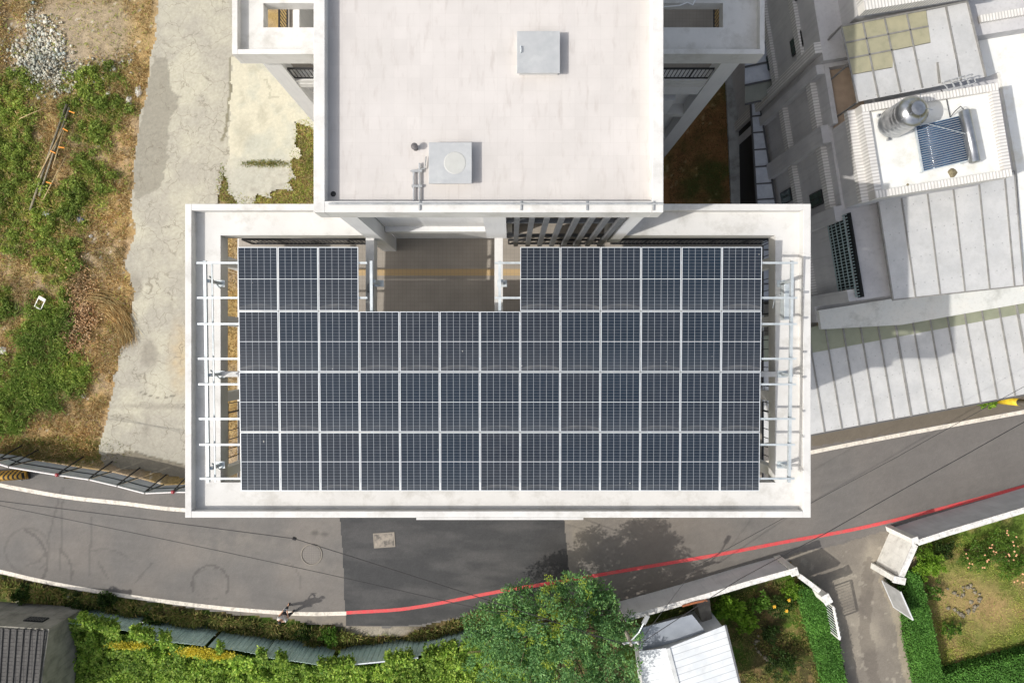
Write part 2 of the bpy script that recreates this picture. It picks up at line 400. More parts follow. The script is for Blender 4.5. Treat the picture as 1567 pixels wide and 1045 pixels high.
tag(sheet('pavement', NEWPAD, .07, .045, new_cols, mat('new_concrete', (.4, .4, .4), attr='Col', rough=.9, grain=.08, gscale=8, spec=.2, bump=.008, bscale=14), rag=.16, seed=33), kind='structure')

ROAD = [(-60,700),(0,710),(100,730),(283,752),(500,780),(800,762),(1100,705),(1241,662),(1640,580),(1640,728),(1400,800),(1374,812),(1300,835),(1215,858),(955,935),(860,948),(760,930),(700,945),(640,958),(530,960),(430,946),(330,936),(200,915),(100,900),(0,878),(-60,868)]
def pts2(l): return [P(*p)[:2] for p in l]
def smooth_line(pts, step=6):
    p = [np.array(q, float) for q in pts]; out = []
    q = [2 * p[0] - p[1]] + p + [2 * p[-1] - p[-2]]
    for i in range(1, len(q) - 2):
        n = max(2, int(np.linalg.norm(q[i + 1] - q[i]) / step))
        for k in range(n):
            t = k / n
            out.append(.5 * ((2 * q[i]) + (-q[i - 1] + q[i + 1]) * t + (2 * q[i - 1] - 5 * q[i] + 4 * q[i + 1] - q[i + 2]) * t * t + (-q[i - 1] + 3 * q[i] - 3 * q[i + 1] + q[i + 2]) * t ** 3))
    out.append(p[-1]); return out
def road_cols(vx, vy, px, py):
    n1 = fbm(vx * .5, vy * .5, 61); n2 = fbm(vx * 2.5, vy * 2.5, 62); n3 = vnoise(vx * 14, vy * 14, 63)
    A = np.array(S(112, 109, 105)); B = np.array(S(121, 116, 110))
    c = mix(np.tile(A, (len(vx), 1)), B, np.clip((n1 - .35) * 3, 0, 1))
    c = mix(c, np.array(S(112, 108, 104)), np.clip((px - 1180) / 200, 0, 1) * .85)
    c = mix(c, np.array(S(124, 115, 104)), np.clip(1 - np.abs(px - 1000) / 160, 0, 1) * .7)
    # lighter dusty right part near the joint
    c = mix(c, np.array(S(150, 140, 122)), blob(px + (n2 - .5) * 40, py, 885, 812, 22, 44, .7) * .55 * (n2 + .3))
    for b in ((940,800,60,20),(400,830,110,12),(480,870,60,10),(330,850,60,14)): c = mix(c, np.array(S(146, 138, 126)), blob(px, py + (n2 - .5) * 40, *b, soft=.8) * .3 * n2)
    # fine long wear streaks along the lane
    along = vx * .97 + vy * np.where(px < 600, -.12, .22)
    ac = -vx * np.where(px < 600, -.12, .22) + vy
    c = c * (.93 + .14 * fbm(along * .35, ac * 5, 66))[:, None]
    def arc(cx, cy, r, a0, a1, w):
        d = np.abs(np.hypot(px - cx, py - cy) - r); a = np.degrees(np.arctan2(py - cy, px - cx)) % 360
        return (d < w) & (((a - a0) % 360) < ((a1 - a0) % 360))
    t = np.zeros(len(vx))
    for cx, cy, r, a0, a1, w, k in ((322,893,28,150,395,1.6,.45),(42,842,34,100,420,1.5,.22),(20,860,52,290,400,2.2,.4),(70,875,40,300,380,1.8,.35),(430,890,30,280,380,1.2,.25),(158,900,60,250,320,1.4,.2),(322,893,24,60,300,1.0,.2)):
        t = np.maximum(t, arc(cx, cy, r, a0, a1, w) * k)
    for s in ([(40,865),(60,858),(70,845)], [(208,890),(232,862)], [(95,745),(72,830)], [(97,745),(92,870)], [(140,790),(137,880)], [(150,858),(165,885)]):
        t = np.maximum(t, (segdist(px, py, s) < 1.5) * .28)
    for b in ((482,815,6,4),(497,817,6,3),(1070,755,8,6),(1205,740,10,5)): t = np.maximum(t, blob(px, py, *b, soft=.4) * .5)
    c = mix(c, np.array(S(66, 64, 62)), t)
    c = mix(c, np.array(S(170, 155, 130)), (py > 938) * (px < 560) * n2 * .4)
    vg = inpoly(px, py, [(1241,655),(1640,570),(1640,610),(1500,640),(1241,684)])
    c = mix(c, np.array(S(110, 100, 84)), vg * .7)
    return np.clip(c * (.94 + .12 * n3)[:, None] * (.93 + .14 * n2)[:, None], 0, 1)
tag(sheet('road', ROAD, .09, 0, road_cols, mat('asphalt', (.1, .1, .1), attr='Col', rough=.9, grain=.12, gscale=22, bump=.006, bscale=60, spec=.25), rag=.06, seed=70), kind='structure')
PATCH = [(520,770),(525,860),(528,938),(530,957),(640,956),(700,944),(760,929),(860,946),(872,890),(866,830),(862,770)]
def patch_cols(vx, vy, px, py):
    n1 = fbm(vx * .6, vy * 2.2, 81); n2 = fbm(vx * 3, vy * 3, 82); n3 = vnoise(vx * 14, vy * 14, 83)
    c = mix(np.tile(np.array(S(68, 68, 68)), (len(vx), 1)), np.array(S(82, 81, 80)), np.clip((n1 - .35) * 3, 0, 1))
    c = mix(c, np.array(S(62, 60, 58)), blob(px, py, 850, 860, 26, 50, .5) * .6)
    return np.clip(c * (.93 + .14 * n3)[:, None] * (.93 + .14 * n2)[:, None], 0, 1)
tag(sheet('road_patch', PATCH, .05, .006, patch_cols, mat('fresh_asphalt', (.05, .05, .05), attr='Col', rough=.85, grain=.14, gscale=18, bump=.006, bscale=60, spec=.25), rag=.02, seed=74), kind='structure')
DRIVE = [(1205,850),(1300,828),(1378,805),(1366,850),(1352,882),(1395,945),(1405,1000),(1418,1140),(1306,1140),(1296,1045),(1284,980),(1276,930),(1258,912),(1222,880)]
def drive_cols(vx, vy, px, py):
    n1 = fbm(vx * .8, vy * .8, 91); n2 = fbm(vx * 3, vy * 3, 92); n3 = vnoise(vx * 14, vy * 14, 93)
    c = mix(np.tile(np.array(S(128, 121, 111)), (len(vx), 1)), np.array(S(152, 144, 130)), np.clip((n1 - .35) * 3, 0, 1))
    c = mix(c, np.array(S(170, 158, 136)), (segdist(px + (n2 - .5) * 10, py, [(1352,885),(1372,940),(1392,1045)]) < 7) * .45)
    c = mix(c, np.array(S(98, 91, 84)), (segdist(px + (n2 - .5) * 16, py, [(1330,860),(1322,960),(1340,1060)]) < 9) * .45)
    c = mix(c, np.array(S(184, 176, 160)), (n2 > .7) * .35)
    return np.clip(c * (.93 + .14 * n3)[:, None], 0, 1)
tag(sheet('driveway', DRIVE, .07, .008, drive_cols, mat('old_concrete', (.05, .05, .05), attr='Col', rough=.9, grain=.12, gscale=16, spec=.2), rag=.05, seed=77), kind='structure')

def strip_line(name, pix, w, z, m):
    p = smooth_line(pix, 8); vs = []; fs = []
    q = [np.array(P(*a)[:2]) for a in p]
    for i, a in enumerate(q):
        d = q[min(i + 1, len(q) - 1)] - q[max(i - 1, 0)]; d /= np.linalg.norm(d); nrm = np.array([-d[1], d[0]]) * w / 2
        vs += [(*(a + nrm), z), (*(a - nrm), z)]
        if i: fs.append((2 * i - 2, 2 * i - 1, 2 * i + 1, 2 * i))
    b = MB(); b.add(vs, fs); return tag(b.build(name, m), kind='structure')
wl = mat('line_white', S(236, 228, 214), S(214, 205, 190), rough=.7, scale=6, stain=S(140, 132, 124), sscale=4, samount=.8, spec=.3, grain=.12, gscale=14)
rl = mat('line_red', S(216, 74, 80), S(202, 92, 88), rough=.65, scale=3, stain=S(150, 110, 102), sscale=3.5, samount=.65, spec=.3, grain=.15, gscale=14)
WHT_UP = [(-60,728),(0,742),(100,760),(190,770),(280,780),(420,784),(640,778),(900,756),(1100,724),(1241,692),(1400,661),(1567,630),(1640,616)]
WHT_LO = [(-60,862),(0,874),(60,888),(140,903),(240,918),(340,930),(430,937),(480,939),(530,938)]
RED = [(530,937),(600,933),(640,928),(680,921),(740,909),(790,900),(860,889),(900,882),(1000,865),(1100,848),(1200,829),(1300,811),(1400,788),(1500,762),(1567,744),(1640,724)]
strip_line('road_marking', WHT_UP, .19, .012, wl); strip_line('road_marking', WHT_LO, .19, .012, wl); strip_line('road_marking', RED, .165, .014, rl)

# manhole and utility cover in the road
def cover():
    c = P(477, 848); b = MB(); b.lathe([(.44, .0), (.44, .014), (.36, .014), (.36, .018), (0.01, .018)], (c[0], c[1], .0), 40)
    r = MB(); t0 = [(c[0] + .5 * math.cos(a), c[1] + .5 * math.sin(a), .008) for a in np.linspace(0, 2 * math.pi, 41)]
    e = empty('manhole_cover', (c[0], c[1], 0), 'round iron manhole cover in the pale road west of the dark patch', 'manhole cover')
    b.build('cover_plate', mat('iron_worn', S(126, 120, 112), S(114, 109, 103), rough=.75, scale=20, extra=tilejoint(.11, .11, .02, S(108, 103, 97))), e)
    r.tube(t0, .03, 6, False); r.build('frame', mat('iron_frame', S(138, 131, 120), rough=.8), e)
    c = P(588, 826); e = empty('utility_cover', (c[0], c[1], 0), 'rectangular concrete utility cover with dark stains in the dark asphalt', 'utility cover', rz=math.radians(4))
    MB().box(-.47, .47, -.31, .31, .005, .022).build('cover_plate', mat('cover_conc', S(160, 150, 136), S(120, 114, 106), rough=.9, scale=3, stain=S(58, 56, 54), sscale=3, samount=.9), e, world=False, bevel=.005)
    f = MB()
    for a in ((-.52, -.47, -.36, .36), (.47, .52, -.36, .36), (-.47, .47, -.36, -.31), (-.47, .47, .31, .36)): f.box(a[0], a[1], a[2], a[3], .005, .03)
    f.build('frame', mat('cover_frame', S(142, 134, 122), rough=.8), e, world=False)
cover()

# =================================================================== vegetation as ground cover
def sample_px(n, x0, x1, y0, y1, keep):
    out = []
    got = 0
    while got < n:
        x = RNG.uniform(x0, x1, n * 2); y = RNG.uniform(y0, y1, n * 2)
        k = keep(x, y); k = RNG.random(len(x)) < k
        out.append(np.stack([x[k], y[k]], 1)); got += k.sum()
    a = np.concatenate(out)[:n]
    w = np.zeros((n, 3)); w[:, 0] = (a[:, 0] - NX) * H / F; w[:, 1] = (NY - a[:, 1]) * H / F; w[:, 2] = -.05
    return w, a
def blades(name, w, ln, wd, lean, m, bend=.3, label=None, clump=0, zoff=None):
    n = len(w)
    d = np.stack([RNG.normal(size=n) * lean, RNG.normal(size=n) * lean, np.ones(n)], 1); d = unit(d)
    l = ln * (.5 + RNG.random(n)); ww = wd * (.6 + .8 * RNG.random(n))
    c = w.copy()
    if zoff is not None: c[:, 2] += zoff
    return tag(quads(c, d, ww, l, name, m, bend=bend), kind='stuff')
m_dry = mat('dry_straw', (.3, .3, .3), island=[S(164, 136, 94), S(196, 170, 122), S(214, 196, 152), S(184, 144, 98), S(146, 122, 84)], rough=.9, spec=.1, transl=.25)
m_grn = mat('green_blade', (.3, .3, .3), island=[S(140, 158, 72), S(174, 186, 92), S(154, 168, 78), S(192, 196, 108), S(200, 184, 126)], rough=.7, spec=.2, transl=.3)
m_weed = mat('weed_leaf', (.3, .3, .3), island=[S(126, 150, 68), S(158, 176, 84), S(108, 134, 60), S(178, 190, 98)], rough=.65, spec=.25, transl=.3)
m_olive = mat('verge_blade', (.3, .3, .3), island=[S(104, 124, 62), S(132, 144, 76), S(154, 150, 92), S(176, 154, 108), S(90, 110, 56)], rough=.8, spec=.15, transl=.3)
m_vine = mat('vine_leaf', (.3, .3, .3), island=[S(124, 164, 66), S(160, 196, 82), S(186, 210, 98), S(94, 134, 54), S(196, 212, 108)], rough=.6, spec=.3, transl=.35)
FIELD = [(-40,-30),(236,-30),(222,130),(206,200),(198,300),(188,400),(200,450),(196,520),(172,580),(158,650),(142,700),(60,702),(-40,690)]
padin = lambda x, y: inpoly(x, y, PAD)
def k_dry(x, y):
    bare = np.maximum(blob(x, y, 125, 45, 95, 55, .3), blob(x, y, 72, 105, 60, 45, .2))
    return inpoly(x, y, FIELD) * (1 - .97 * bare) * (1 - .75 * green_amt(x, y)) * (.1 + .9 * (vnoise(x / 12, y / 12, 44) > .38))
w, a = sample_px(42000, -40, 240, -30, 705, k_dry); blades('dry_grass', w, .2, .03, .9, m_dry, .35)
w, a = sample_px(9000, -40, 240, 90, 700, lambda x, y: inpoly(x, y, FIELD) * (vnoise(x / 10, y / 10, 14) > .55)); blades('dry_grass', w, .24, .025, 1.2, m_dry, .35, zoff=.1)
w, a = sample_px(34000, -40, 240, -30, 705, lambda x, y: inpoly(x, y, FIELD) * (green_amt(x, y) ** 2 * (.25 + .75 * (vnoise(x / 7, y / 7, 12) > .35)) + .05)); blades('grass', w, .24, .035, .75, m_grn, .3)
# low leafy weeds, mounded
w, a = sample_px(30000, -40, 240, 90, 690, lambda x, y: inpoly(x, y, FIELD) * np.clip(green_amt(x, y) * 1.4 - .4, 0, 1) * (vnoise(x / 9, y / 9, 91) > .45))
hz = .05 + .35 * np.clip(vnoise(a[:, 0] / 9, a[:, 1] / 9, 91) - .4, 0, 1) * 2 * RNG.random(len(a))
blades('weeds', w, .12, .07, 1.3, m_weed, .25, zoff=hz)
w, a = sample_px(8500, -40, 180, 470, 690, lambda x, y: inpoly(x, y, FIELD) * green_amt(x, y) * (vnoise(x / 8, y / 8, 31) > .52))
blades('grass', w, .42, .035, .8, mat('tall_blade', (.3, .3, .3), island=[S(116, 146, 62), S(150, 174, 84), S(92, 124, 52), S(180, 190, 110)], rough=.7, spec=.2, transl=.3), .35, zoff=.08)
# straw patch around the cream pad
strip = [(440,280),(452,190),(470,180),(500,210),(500,320),(350,320),(330,300),(338,250),(348,262),(352,292),(380,302),(430,293)]
w, a = sample_px(5000, 330, 500, 180, 320, lambda x, y: inpoly(x, y, strip) * (.3 + .7 * (vnoise(x / 8, y / 8, 6) > .4))); blades('grass', w, .16, .03, .9, m_grn, .3, zoff=.03)
w, a = sample_px(5500, 330, 500, 180, 320, lambda x, y: inpoly(x, y, strip)); blades('dry_grass', w, .14, .028, 1, m_dry, .3, zoff=.03)
w, a = sample_px(700, 370, 442, 244, 258, lambda x, y: blob(x, y, 408, 251, 32, 4, .5)); blades('grass', w, .13, .03, .9, m_olive, .3, zoff=.08)
# dry grass west of the building seen through the roof slot
slot = [(260,360),(400,360),(400,760),(300,760),(288,690)]
w, a = sample_px(9000, 290, 440, 340, 700, lambda x, y: 1. * ((x > 300) & (x < 440))); blades('dry_grass', w, .2, .04, .9, m_dry, .35)
# north verge by the hoarding
w, a = sample_px(4000, -40, 290, 668, 720, lambda x, y: (blob(x, y, 60, 690, 110, 22, .4) * .8) * (y < 700 + (x / 10))); blades('grass', w, .2, .03, .9, m_olive, .3)
# court between the houses
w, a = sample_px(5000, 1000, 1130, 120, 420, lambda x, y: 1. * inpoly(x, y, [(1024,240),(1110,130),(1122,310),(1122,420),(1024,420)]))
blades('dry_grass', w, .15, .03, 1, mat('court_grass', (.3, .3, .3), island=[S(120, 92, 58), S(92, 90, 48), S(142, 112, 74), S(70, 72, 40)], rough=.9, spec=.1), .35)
# south verge between road and fence
VERGE = [(-40,882),(0,886),(100,906),(200,922),(330,944),(430,955),(520,966),(560,972),(620,972),(700,950),(748,932),(770,940),(740,965),(690,975),(600,995),(500,1005),(400,985),(300,972),(200,955),(120,938),(60,925),(-40,915)]
def k_v(x, y): return inpoly(x, y, VERGE) * (1 - .96 * blob(x, y, 585, 968, 48, 16, .3)) * (.06 + .94 * (vnoise(x / 15, y / 15, 61) > .38))
w, a = sample_px(34000, -40, 780, 880, 1010, k_v)
hz = .22 * np.clip(vnoise(a[:, 0] / 15, a[:, 1] / 15, 61) - .38, 0, 1) * 2; w[:, 2] += dip(a[:, 0], a[:, 1])
blades('grass', w, .34, .045, .7, m_olive, .4, zoff=hz * RNG.random(len(a)))
w, a = sample_px(5000, 560, 780, 925, 990, k_v); w[:, 2] += dip(a[:, 0], a[:, 1]); blades('dry_grass', w, .25, .03, .9, m_dry, .35)
# gardens
w, a = sample_px(26000, 1395, 1600, 820, 1080, lambda x, y: inpoly(x, y, GARDEN_R) * (vnoise(x / 20, y / 20, 77) * .9) * (1 - .8 * blob(x, y, 1470, 905, 55, 34, .4)) * (1 - .8 * blob(x, y, 1520, 940, 50, 36, .4)))
blades('grass', w, .1, .025, .8, m_grn, .3, zoff=.02)
w, a = sample_px(16000, 975, 1300, 870, 1080, lambda x, y: inpoly(x, y, GARDEN_L) * (.15 + .85 * (vnoise(x / 16, y / 16, 78) > .5)))
blades('grass', w, .14, .03, .9, m_olive, .3, zoff=.02)
# moss and leaf litter at the wall's foot, right
w, a = sample_px(1500, 1385, 1600, 745, 808, lambda x, y: 1. * (segdist(x, y, [(1385,803),(1450,786),(1567,752),(1600,744)]) < 3))
blades('grass', w, .07, .03, 1, mat('litter', (.3, .3, .3), island=[S(60, 66, 36), S(86, 70, 46), S(50, 50, 34)], rough=.9), .2, zoff=.06)

# rubble heap
def rubble():
    n = 2600
    t = RNG.normal(size=(n, 2)); px = 68 + t[:, 0] * 26 + t[:, 1] * 4; py = 104 + t[:, 0] * 8 + t[:, 1] * 20
    m2 = 650; px[:m2] = 40 + RNG.random(m2) * 60; py[:m2] = 40 + (px[:m2] - 40) * .55 + RNG.normal(size=m2) * 16
    px[m2:m2+160] = 110 + RNG.random(160) * 95; py[m2:m2+160] = 118 - (px[m2:m2+160] - 110) * .3 + RNG.normal(size=160) * 9
    s = .014 + .07 * RNG.random(n) ** 4; cx = (px - NX) * H / F; cy = (NY - py) * H / F
    hz = .32 * np.exp(-(((px - 75) / 28) ** 2 + ((py - 112) / 22) ** 2)) * RNG.random(n)
    base = np.array([[-1, -1, -.6], [1, -1, -.5], [1.1, 1, -.6], [-1, .9, -.5], [-.6, -.7, .5], [.7, -.5, .6], [.6, .7, .4], [-.7, .6, .6]])
    v = base[None] * s[:, None, None] * (.6 + .8 * RNG.random((n, 1, 3))) * (1 + .3 * RNG.normal(size=(n, 8, 3)))
    a = RNG.random(n) * 6.28; ca, sa = np.cos(a)[:, None], np.sin(a)[:, None]
    x = v[..., 0] * ca - v[..., 1] * sa; y = v[..., 0] * sa + v[..., 1] * ca
    V = np.stack([x + cx[:, None], y + cy[:, None], v[..., 2] + hz[:, None]], -1).reshape(-1, 3)
    fb = np.array([(0, 3, 2, 1), (4, 5, 6, 7), (0, 1, 5, 4), (1, 2, 6, 5), (2, 3, 7, 6), (3, 0, 4, 7)])
    f = (fb[None] + np.arange(n)[:, None, None] * 8).reshape(-1, 4)
    m = mat('rubble_stone', (.3, .3, .3), island=[S(216, 212, 204), S(178, 170, 156), S(226, 224, 218), S(160, 154, 142), S(178, 186, 190), S(186, 166, 138)], rough=.9)
    tag(np_mesh('rubble', V, f, m), kind='stuff')
rubble()
def leaflitter():   # heap of dead leaves by the pavement
    n = 2600; t = RNG.normal(size=(n, 2)); px = 128 + t[:, 0] * 12; py = 468 + t[:, 1] * 26 ; px[:500] = 112 + RNG.normal(size=500) * 8; py[:500] = 520 + RNG.normal(size=500) * 9
    w = np.stack([(px - NX) * H / F, (NY - py) * H / F, .06 + .12 * RNG.random(n)], 1)
    d = unit(RNG.normal(size=(n, 3)) * np.array([1, 1, .3]))
    m = mat('dead_leaf', (.3, .3, .3), island=[S(196, 160, 126), S(170, 128, 92), S(214, 184, 152), S(140, 104, 74)], rough=.9, spec=.1)
    tag(quads(w, d, .07 + 0 * px, .1 + .04 * RNG.random(n), 'dead_leaves', m), kind='stuff')
    # arching heap of cut straw
    n = 1500; t = RNG.random(n) * 1.7 - .2; r = 66 + RNG.normal(size=n) * 7; px = 130 + r * np.sin(t); py = 520 - r * np.cos(t)
    w = np.stack([(px - NX) * H / F, (NY - py) * H / F, .05 + .1 * RNG.random(n)], 1)
    d = unit(np.stack([np.cos(t), -np.sin(t), .1 * RNG.normal(size=n)], 1) + .15 * RNG.normal(size=(n, 3)))
    tag(quads(w, d, .02 + 0 * px, .5 + .3 * RNG.random(n), 'cut_straw', m_dry), kind='stuff')
leaflitter()

# loose stones, bags and scraps in the field
stone_m = mat('pale_stone', S(226, 224, 216), S(176, 172, 164), rough=.9, scale=6)
def rock(px, py, r, name, label, cat, m, group=None, sy=1, seed=0, h=.6):
    c = P(px, py); b = MB(); n = 10; R = random.Random(seed + int(px)); prof = []
    vs = [(0, 0, r * h)]; fs = []
    for j, (rr, z) in enumerate(((.55, .92), (.95, .5), (1.0, .0))):
        for k in range(n):
            t = 2 * math.pi * k / n; q = rr * r * (.78 + .4 * R.random()); vs.append((q * math.cos(t), q * sy * math.sin(t), z * r * h * (.8 + .4 * R.random()) - .02))
    for k in range(n): fs.append((0, 1 + k, 1 + (k + 1) % n))
    for j in range(2):
        for k in range(n): fs.append((1 + j * n + k, 1 + (j + 1) * n + k, 1 + (j + 1) * n + (k + 1) % n, 1 + j * n + (k + 1) % n))
    b.add(vs, fs); o = b.build(name, m); o.location = (c[0], c[1], -.04); tag(o, label, cat, group)
bagm = mat('white_bag', S(214, 216, 214), S(170, 174, 176), rough=.5, scale=8)
rock(72, 329, .26, 'plastic_bag', 'crumpled grey plastic bag lying among green weeds', 'bag', bagm, sy=.8)
rock(124, 336, .24, 'plastic_bag', 'dark crumpled bag beside the pale bare soil', 'bag', mat('dark_bag', S(92, 98, 104), S(66, 70, 76), rough=.5, scale=8))
rock(165, 144, .14, 'stone', 'round white stone alone on the dark weeds right of the rubble', 'stone', stone_m, 'pale stones in the field')
rock(197, 153, .15, 'stone', 'long white stone lowest of the pair by the pavement edge', 'stone', stone_m, 'pale stones in the field', sy=1.7)
rock(212, 140, .17, 'stone', 'elongated white stone touching the dark pavement strip', 'stone', stone_m, 'pale stones in the field', sy=1.9)
rock(30, 190, .1, 'stone', 'small white stone on the weeds at the far left', 'stone', stone_m, 'pale stones in the field')
rock(154, 394, .11, 'stone', 'small white stone beside the grey rubble patch', 'stone', stone_m, 'pale stones in the field')
rock(133, 345, .09, 'stone', 'small white stone below the dark bag', 'stone', stone_m, 'pale stones in the field')
rock(138, 361, .1, 'stone', 'small cream stone in dry brown grass', 'stone', stone_m, 'pale stones in the field')
rock(127, 606, .13, 'stone', 'cream stone in the dry grass near the bottom of the field', 'stone', stone_m, 'pale stones in the field')
rock(113, 293, .16, 'stone', 'flat beige stone between the weeds and bamboo poles', 'stone', mat('beige_stone', S(214, 196, 160), S(190, 168, 130), rough=.9, scale=5), 'pale stones in the field')
rock(133, 560, .08, 'stone', 'tiny white stone beside the large green weed patch', 'stone', stone_m, 'pale stones in the field')
rock(4, 536, .2, 'stone', 'white lump at the left edge of the field', 'stone', stone_m, 'pale stones in the field')
# white frame chair lying in the field
def frame_chair():
    c = P(66, 464); e = empty('folding_frame', (c[0], c[1], .2), 'small white metal frame lying in the weeds', 'metal frame', rz=math.radians(-28))
    m = mat('white_paint', S(236, 234, 228), S(220, 218, 212), rough=.5, scale=4); b = MB(); w, h = .17, .28
    for q in (((-w, -h, 0), (-w, h, .05)), ((w, -h, 0), (w, h, .05)), ((-w, -h, 0), (w, -h, 0)), ((-w, h, .05), (w, h, .05))): b.bar(q[0], q[1], .035)
    b.build('frame', m, e, world=False); MB().box(-w + .03, w - .03, h * .5, h - .03, .02, .05).build('seat', m, e, world=False)
frame_chair()
# bamboo poles and orange-tied sticks
bam = mat('bamboo_grey', S(150, 140, 116), S(104, 98, 82), rough=.8, scale=8); bam2 = mat('bamboo_tan', S(196, 176, 132), S(158, 132, 92), rough=.8, scale=6); org = mat('orange_plastic', S(236, 150, 40), rough=.5)
POLES = [((102,160),(46,322),.055,bam,'thick grey pole on the far side of the pole pile'),((106,165),(60,300),.05,bam,'thick grey pole in the middle of the pole pile'),((102,188),(58,272),.03,bam2,'thin tan pole across the pole pile'),
         ((98,200),(80,258),.025,bam2,'thin tan pole tied with orange clips'),((102,238),(66,306),.022,bam2,'thin pale stick at the lower end of the pile'),((70,165),(30,182),.02,bam2,'thin stick lying apart among the left weeds')]
for i, (a_, b_, r, m, lb) in enumerate(POLES):
    p0 = P(*a_, .12 + .05 * i); p1 = P(*b_, .1 + .04 * i); o = MB().tube([p0, [(p0[k] + p1[k]) / 2 + (.02 if k == 2 else 0) for k in range(3)], p1], r, 7).build('bamboo_pole', m, smooth=True)
    tag(o, lb, 'pole', 'old poles lying in the field')
for i, (px, py, an, lb) in enumerate(((110,172,20,'orange clip near the top of the pole pile'),(94,226,10,'large orange clip at the middle of the pole pile'),(81,233,25,'orange clip left of the pole pile middle'),(75,280,15,'orange clip at the lower end of the pole pile'),(100,199,30,'orange clip on the thin tan pole'))):
    p = P(px, py, .3); d = Vector((math.cos(math.radians(-an)), math.sin(math.radians(-an)), 0)) * .14
    o = MB().bar(Vector(p) - d, Vector(p) + d, .05, .04).build('clip', org); tag(o, lb, 'clip', 'orange clips on the poles')
# =================================================================== the apartment building under the panels
WHT = mat('white_render', S(240, 238, 233, .74), S(230, 228, 223, .74), rough=.85, scale=1.2, grain=.03, gscale=40, stain=S(170, 166, 156), sscale=1.5, samount=.6, spec=.2)
WALL = mat('wall_render', S(242, 241, 238, .8), S(234, 233, 231, .8), rough=.85, scale=.8, streak=(S(170, 170, 168), .25), spec=.2)
BLK = mat('black_steel', S(34, 34, 36), S(44, 44, 46), rough=.5, scale=8)
GALV = mat('galvanised_steel', S(214, 220, 220), S(190, 198, 200), rough=.42, metal=.35, scale=5, stain=S(226, 230, 230), sscale=6, samount=.4)
DGREY = mat('grey_louvre', S(112, 114, 116), S(98, 100, 102), rough=.55, scale=4)
def bandfloor(N, L, co, col, noise, ramp, mixc, b):
    sx = N.new('ShaderNodeSeparateXYZ'); L.new(co, sx.inputs[0])
    a = math_(N, L, 'GREATER_THAN', sx.outputs[1], 2.22); c = math_(N, L, 'LESS_THAN', sx.outputs[1], 2.42)
    col = mixc(math_(N, L, 'MULTIPLY', a, c), col, S(192, 164, 120))
    return tilejoint(.12, .12, .008, S(124, 117, 108), amt=.5)(N, L, co, col, noise, ramp, mixc, b)
FLOOR = mat('terrace_tile', S(166, 157, 145), S(154, 146, 135), rough=.7, scale=2, grain=.05, gscale=8, extra=bandfloor)
def rooftile(N, L, co, col, noise, ramp, mixc, b):
    mp = N.new('ShaderNodeMapping'); mp.inputs['Rotation'].default_value = (0, 0, -.35); mp.inputs['Scale'].default_value = (4.2, .9, 1); L.new(co, mp.inputs['Vector'])
    col = mixc(ramp(noise(1.6, 7, mp.outputs[0], .65), (0, 0, 0), (.55,) * 3, .54, .74), col, S(194, 184, 176, .74))
    br = N.new('ShaderNodeTexBrick'); br.inputs['Scale'].default_value = 1; br.offset = 0; br.inputs['Brick Width'].default_value = .28; br.inputs['Row Height'].default_value = .28
    br.inputs['Mortar Size'].default_value = .004; br.inputs['Color1'].default_value = (.955, .955, .955, 1); br.inputs['Color2'].default_value = (1, 1, 1, 1); br.inputs['Mortar'].default_value = (.92, .915, .91, 1)
    L.new(co, br.inputs['Vector']); return mixc(1.0, col, br.outputs[0], 'MULTIPLY')
RTILE = mat('roof_tile', S(228, 222, 216, .73), S(221, 215, 209, .73), rough=.6, scale=1.2, extra=rooftile, spec=.3, stain=S(206, 202, 194, .72), sscale=.5, samount=.3)

bld = empty('apartment_building', (0, 0, 0), 'white multi-storey apartment building with flat tiled roof and open roof frames along the road', 'apartment building')
def ring(x0, x1, y0, y1, zs, th, holes, pz, pw, name='roof_frame'):
    """slab with rectangular holes as butted boxes"""
    xs = sorted({x0, x1, *[h[0] for h in holes], *[h[1] for h in holes]}); ys = sorted({y0, y1, *[h[2] for h in holes], *[h[3] for h in holes]})
    vs = {}; b = MB(); fs = []
    def inh(i, j):
        cx = (xs[i] + xs[i + 1]) / 2; cy = (ys[j] + ys[j + 1]) / 2
        return any(h[0] < cx < h[1] and h[2] < cy < h[3] for h in holes)
    def vid(x, y, z):
        k = (round(x, 4), round(y, 4), round(z, 4))
        if k not in vs: vs[k] = len(vs)
        return vs[k]
    solid = {(i, j) for i in range(len(xs) - 1) for j in range(len(ys) - 1) if not inh(i, j)}
    for (i, j) in solid:
        a, c, d, e = xs[i], xs[i + 1], ys[j], ys[j + 1]
        fs.append((vid(a, d, zs), vid(c, d, zs), vid(c, e, zs), vid(a, e, zs)))
        fs.append((vid(a, d, zs - th), vid(a, e, zs - th), vid(c, e, zs - th), vid(c, d, zs - th)))
        for (ni, nj, p, q) in ((i - 1, j, (a, e), (a, d)), (i + 1, j, (c, d), (c, e)), (i, j - 1, (a, d), (c, d)), (i, j + 1, (c, e), (a, e))):
            if (ni, nj) not in solid: fs.append((vid(*p, zs - th), vid(*q, zs - th), vid(*q, zs), vid(*p, zs)))
    b.add(list(vs), fs); fr = b.build(name, WHT, bld)
    return fr
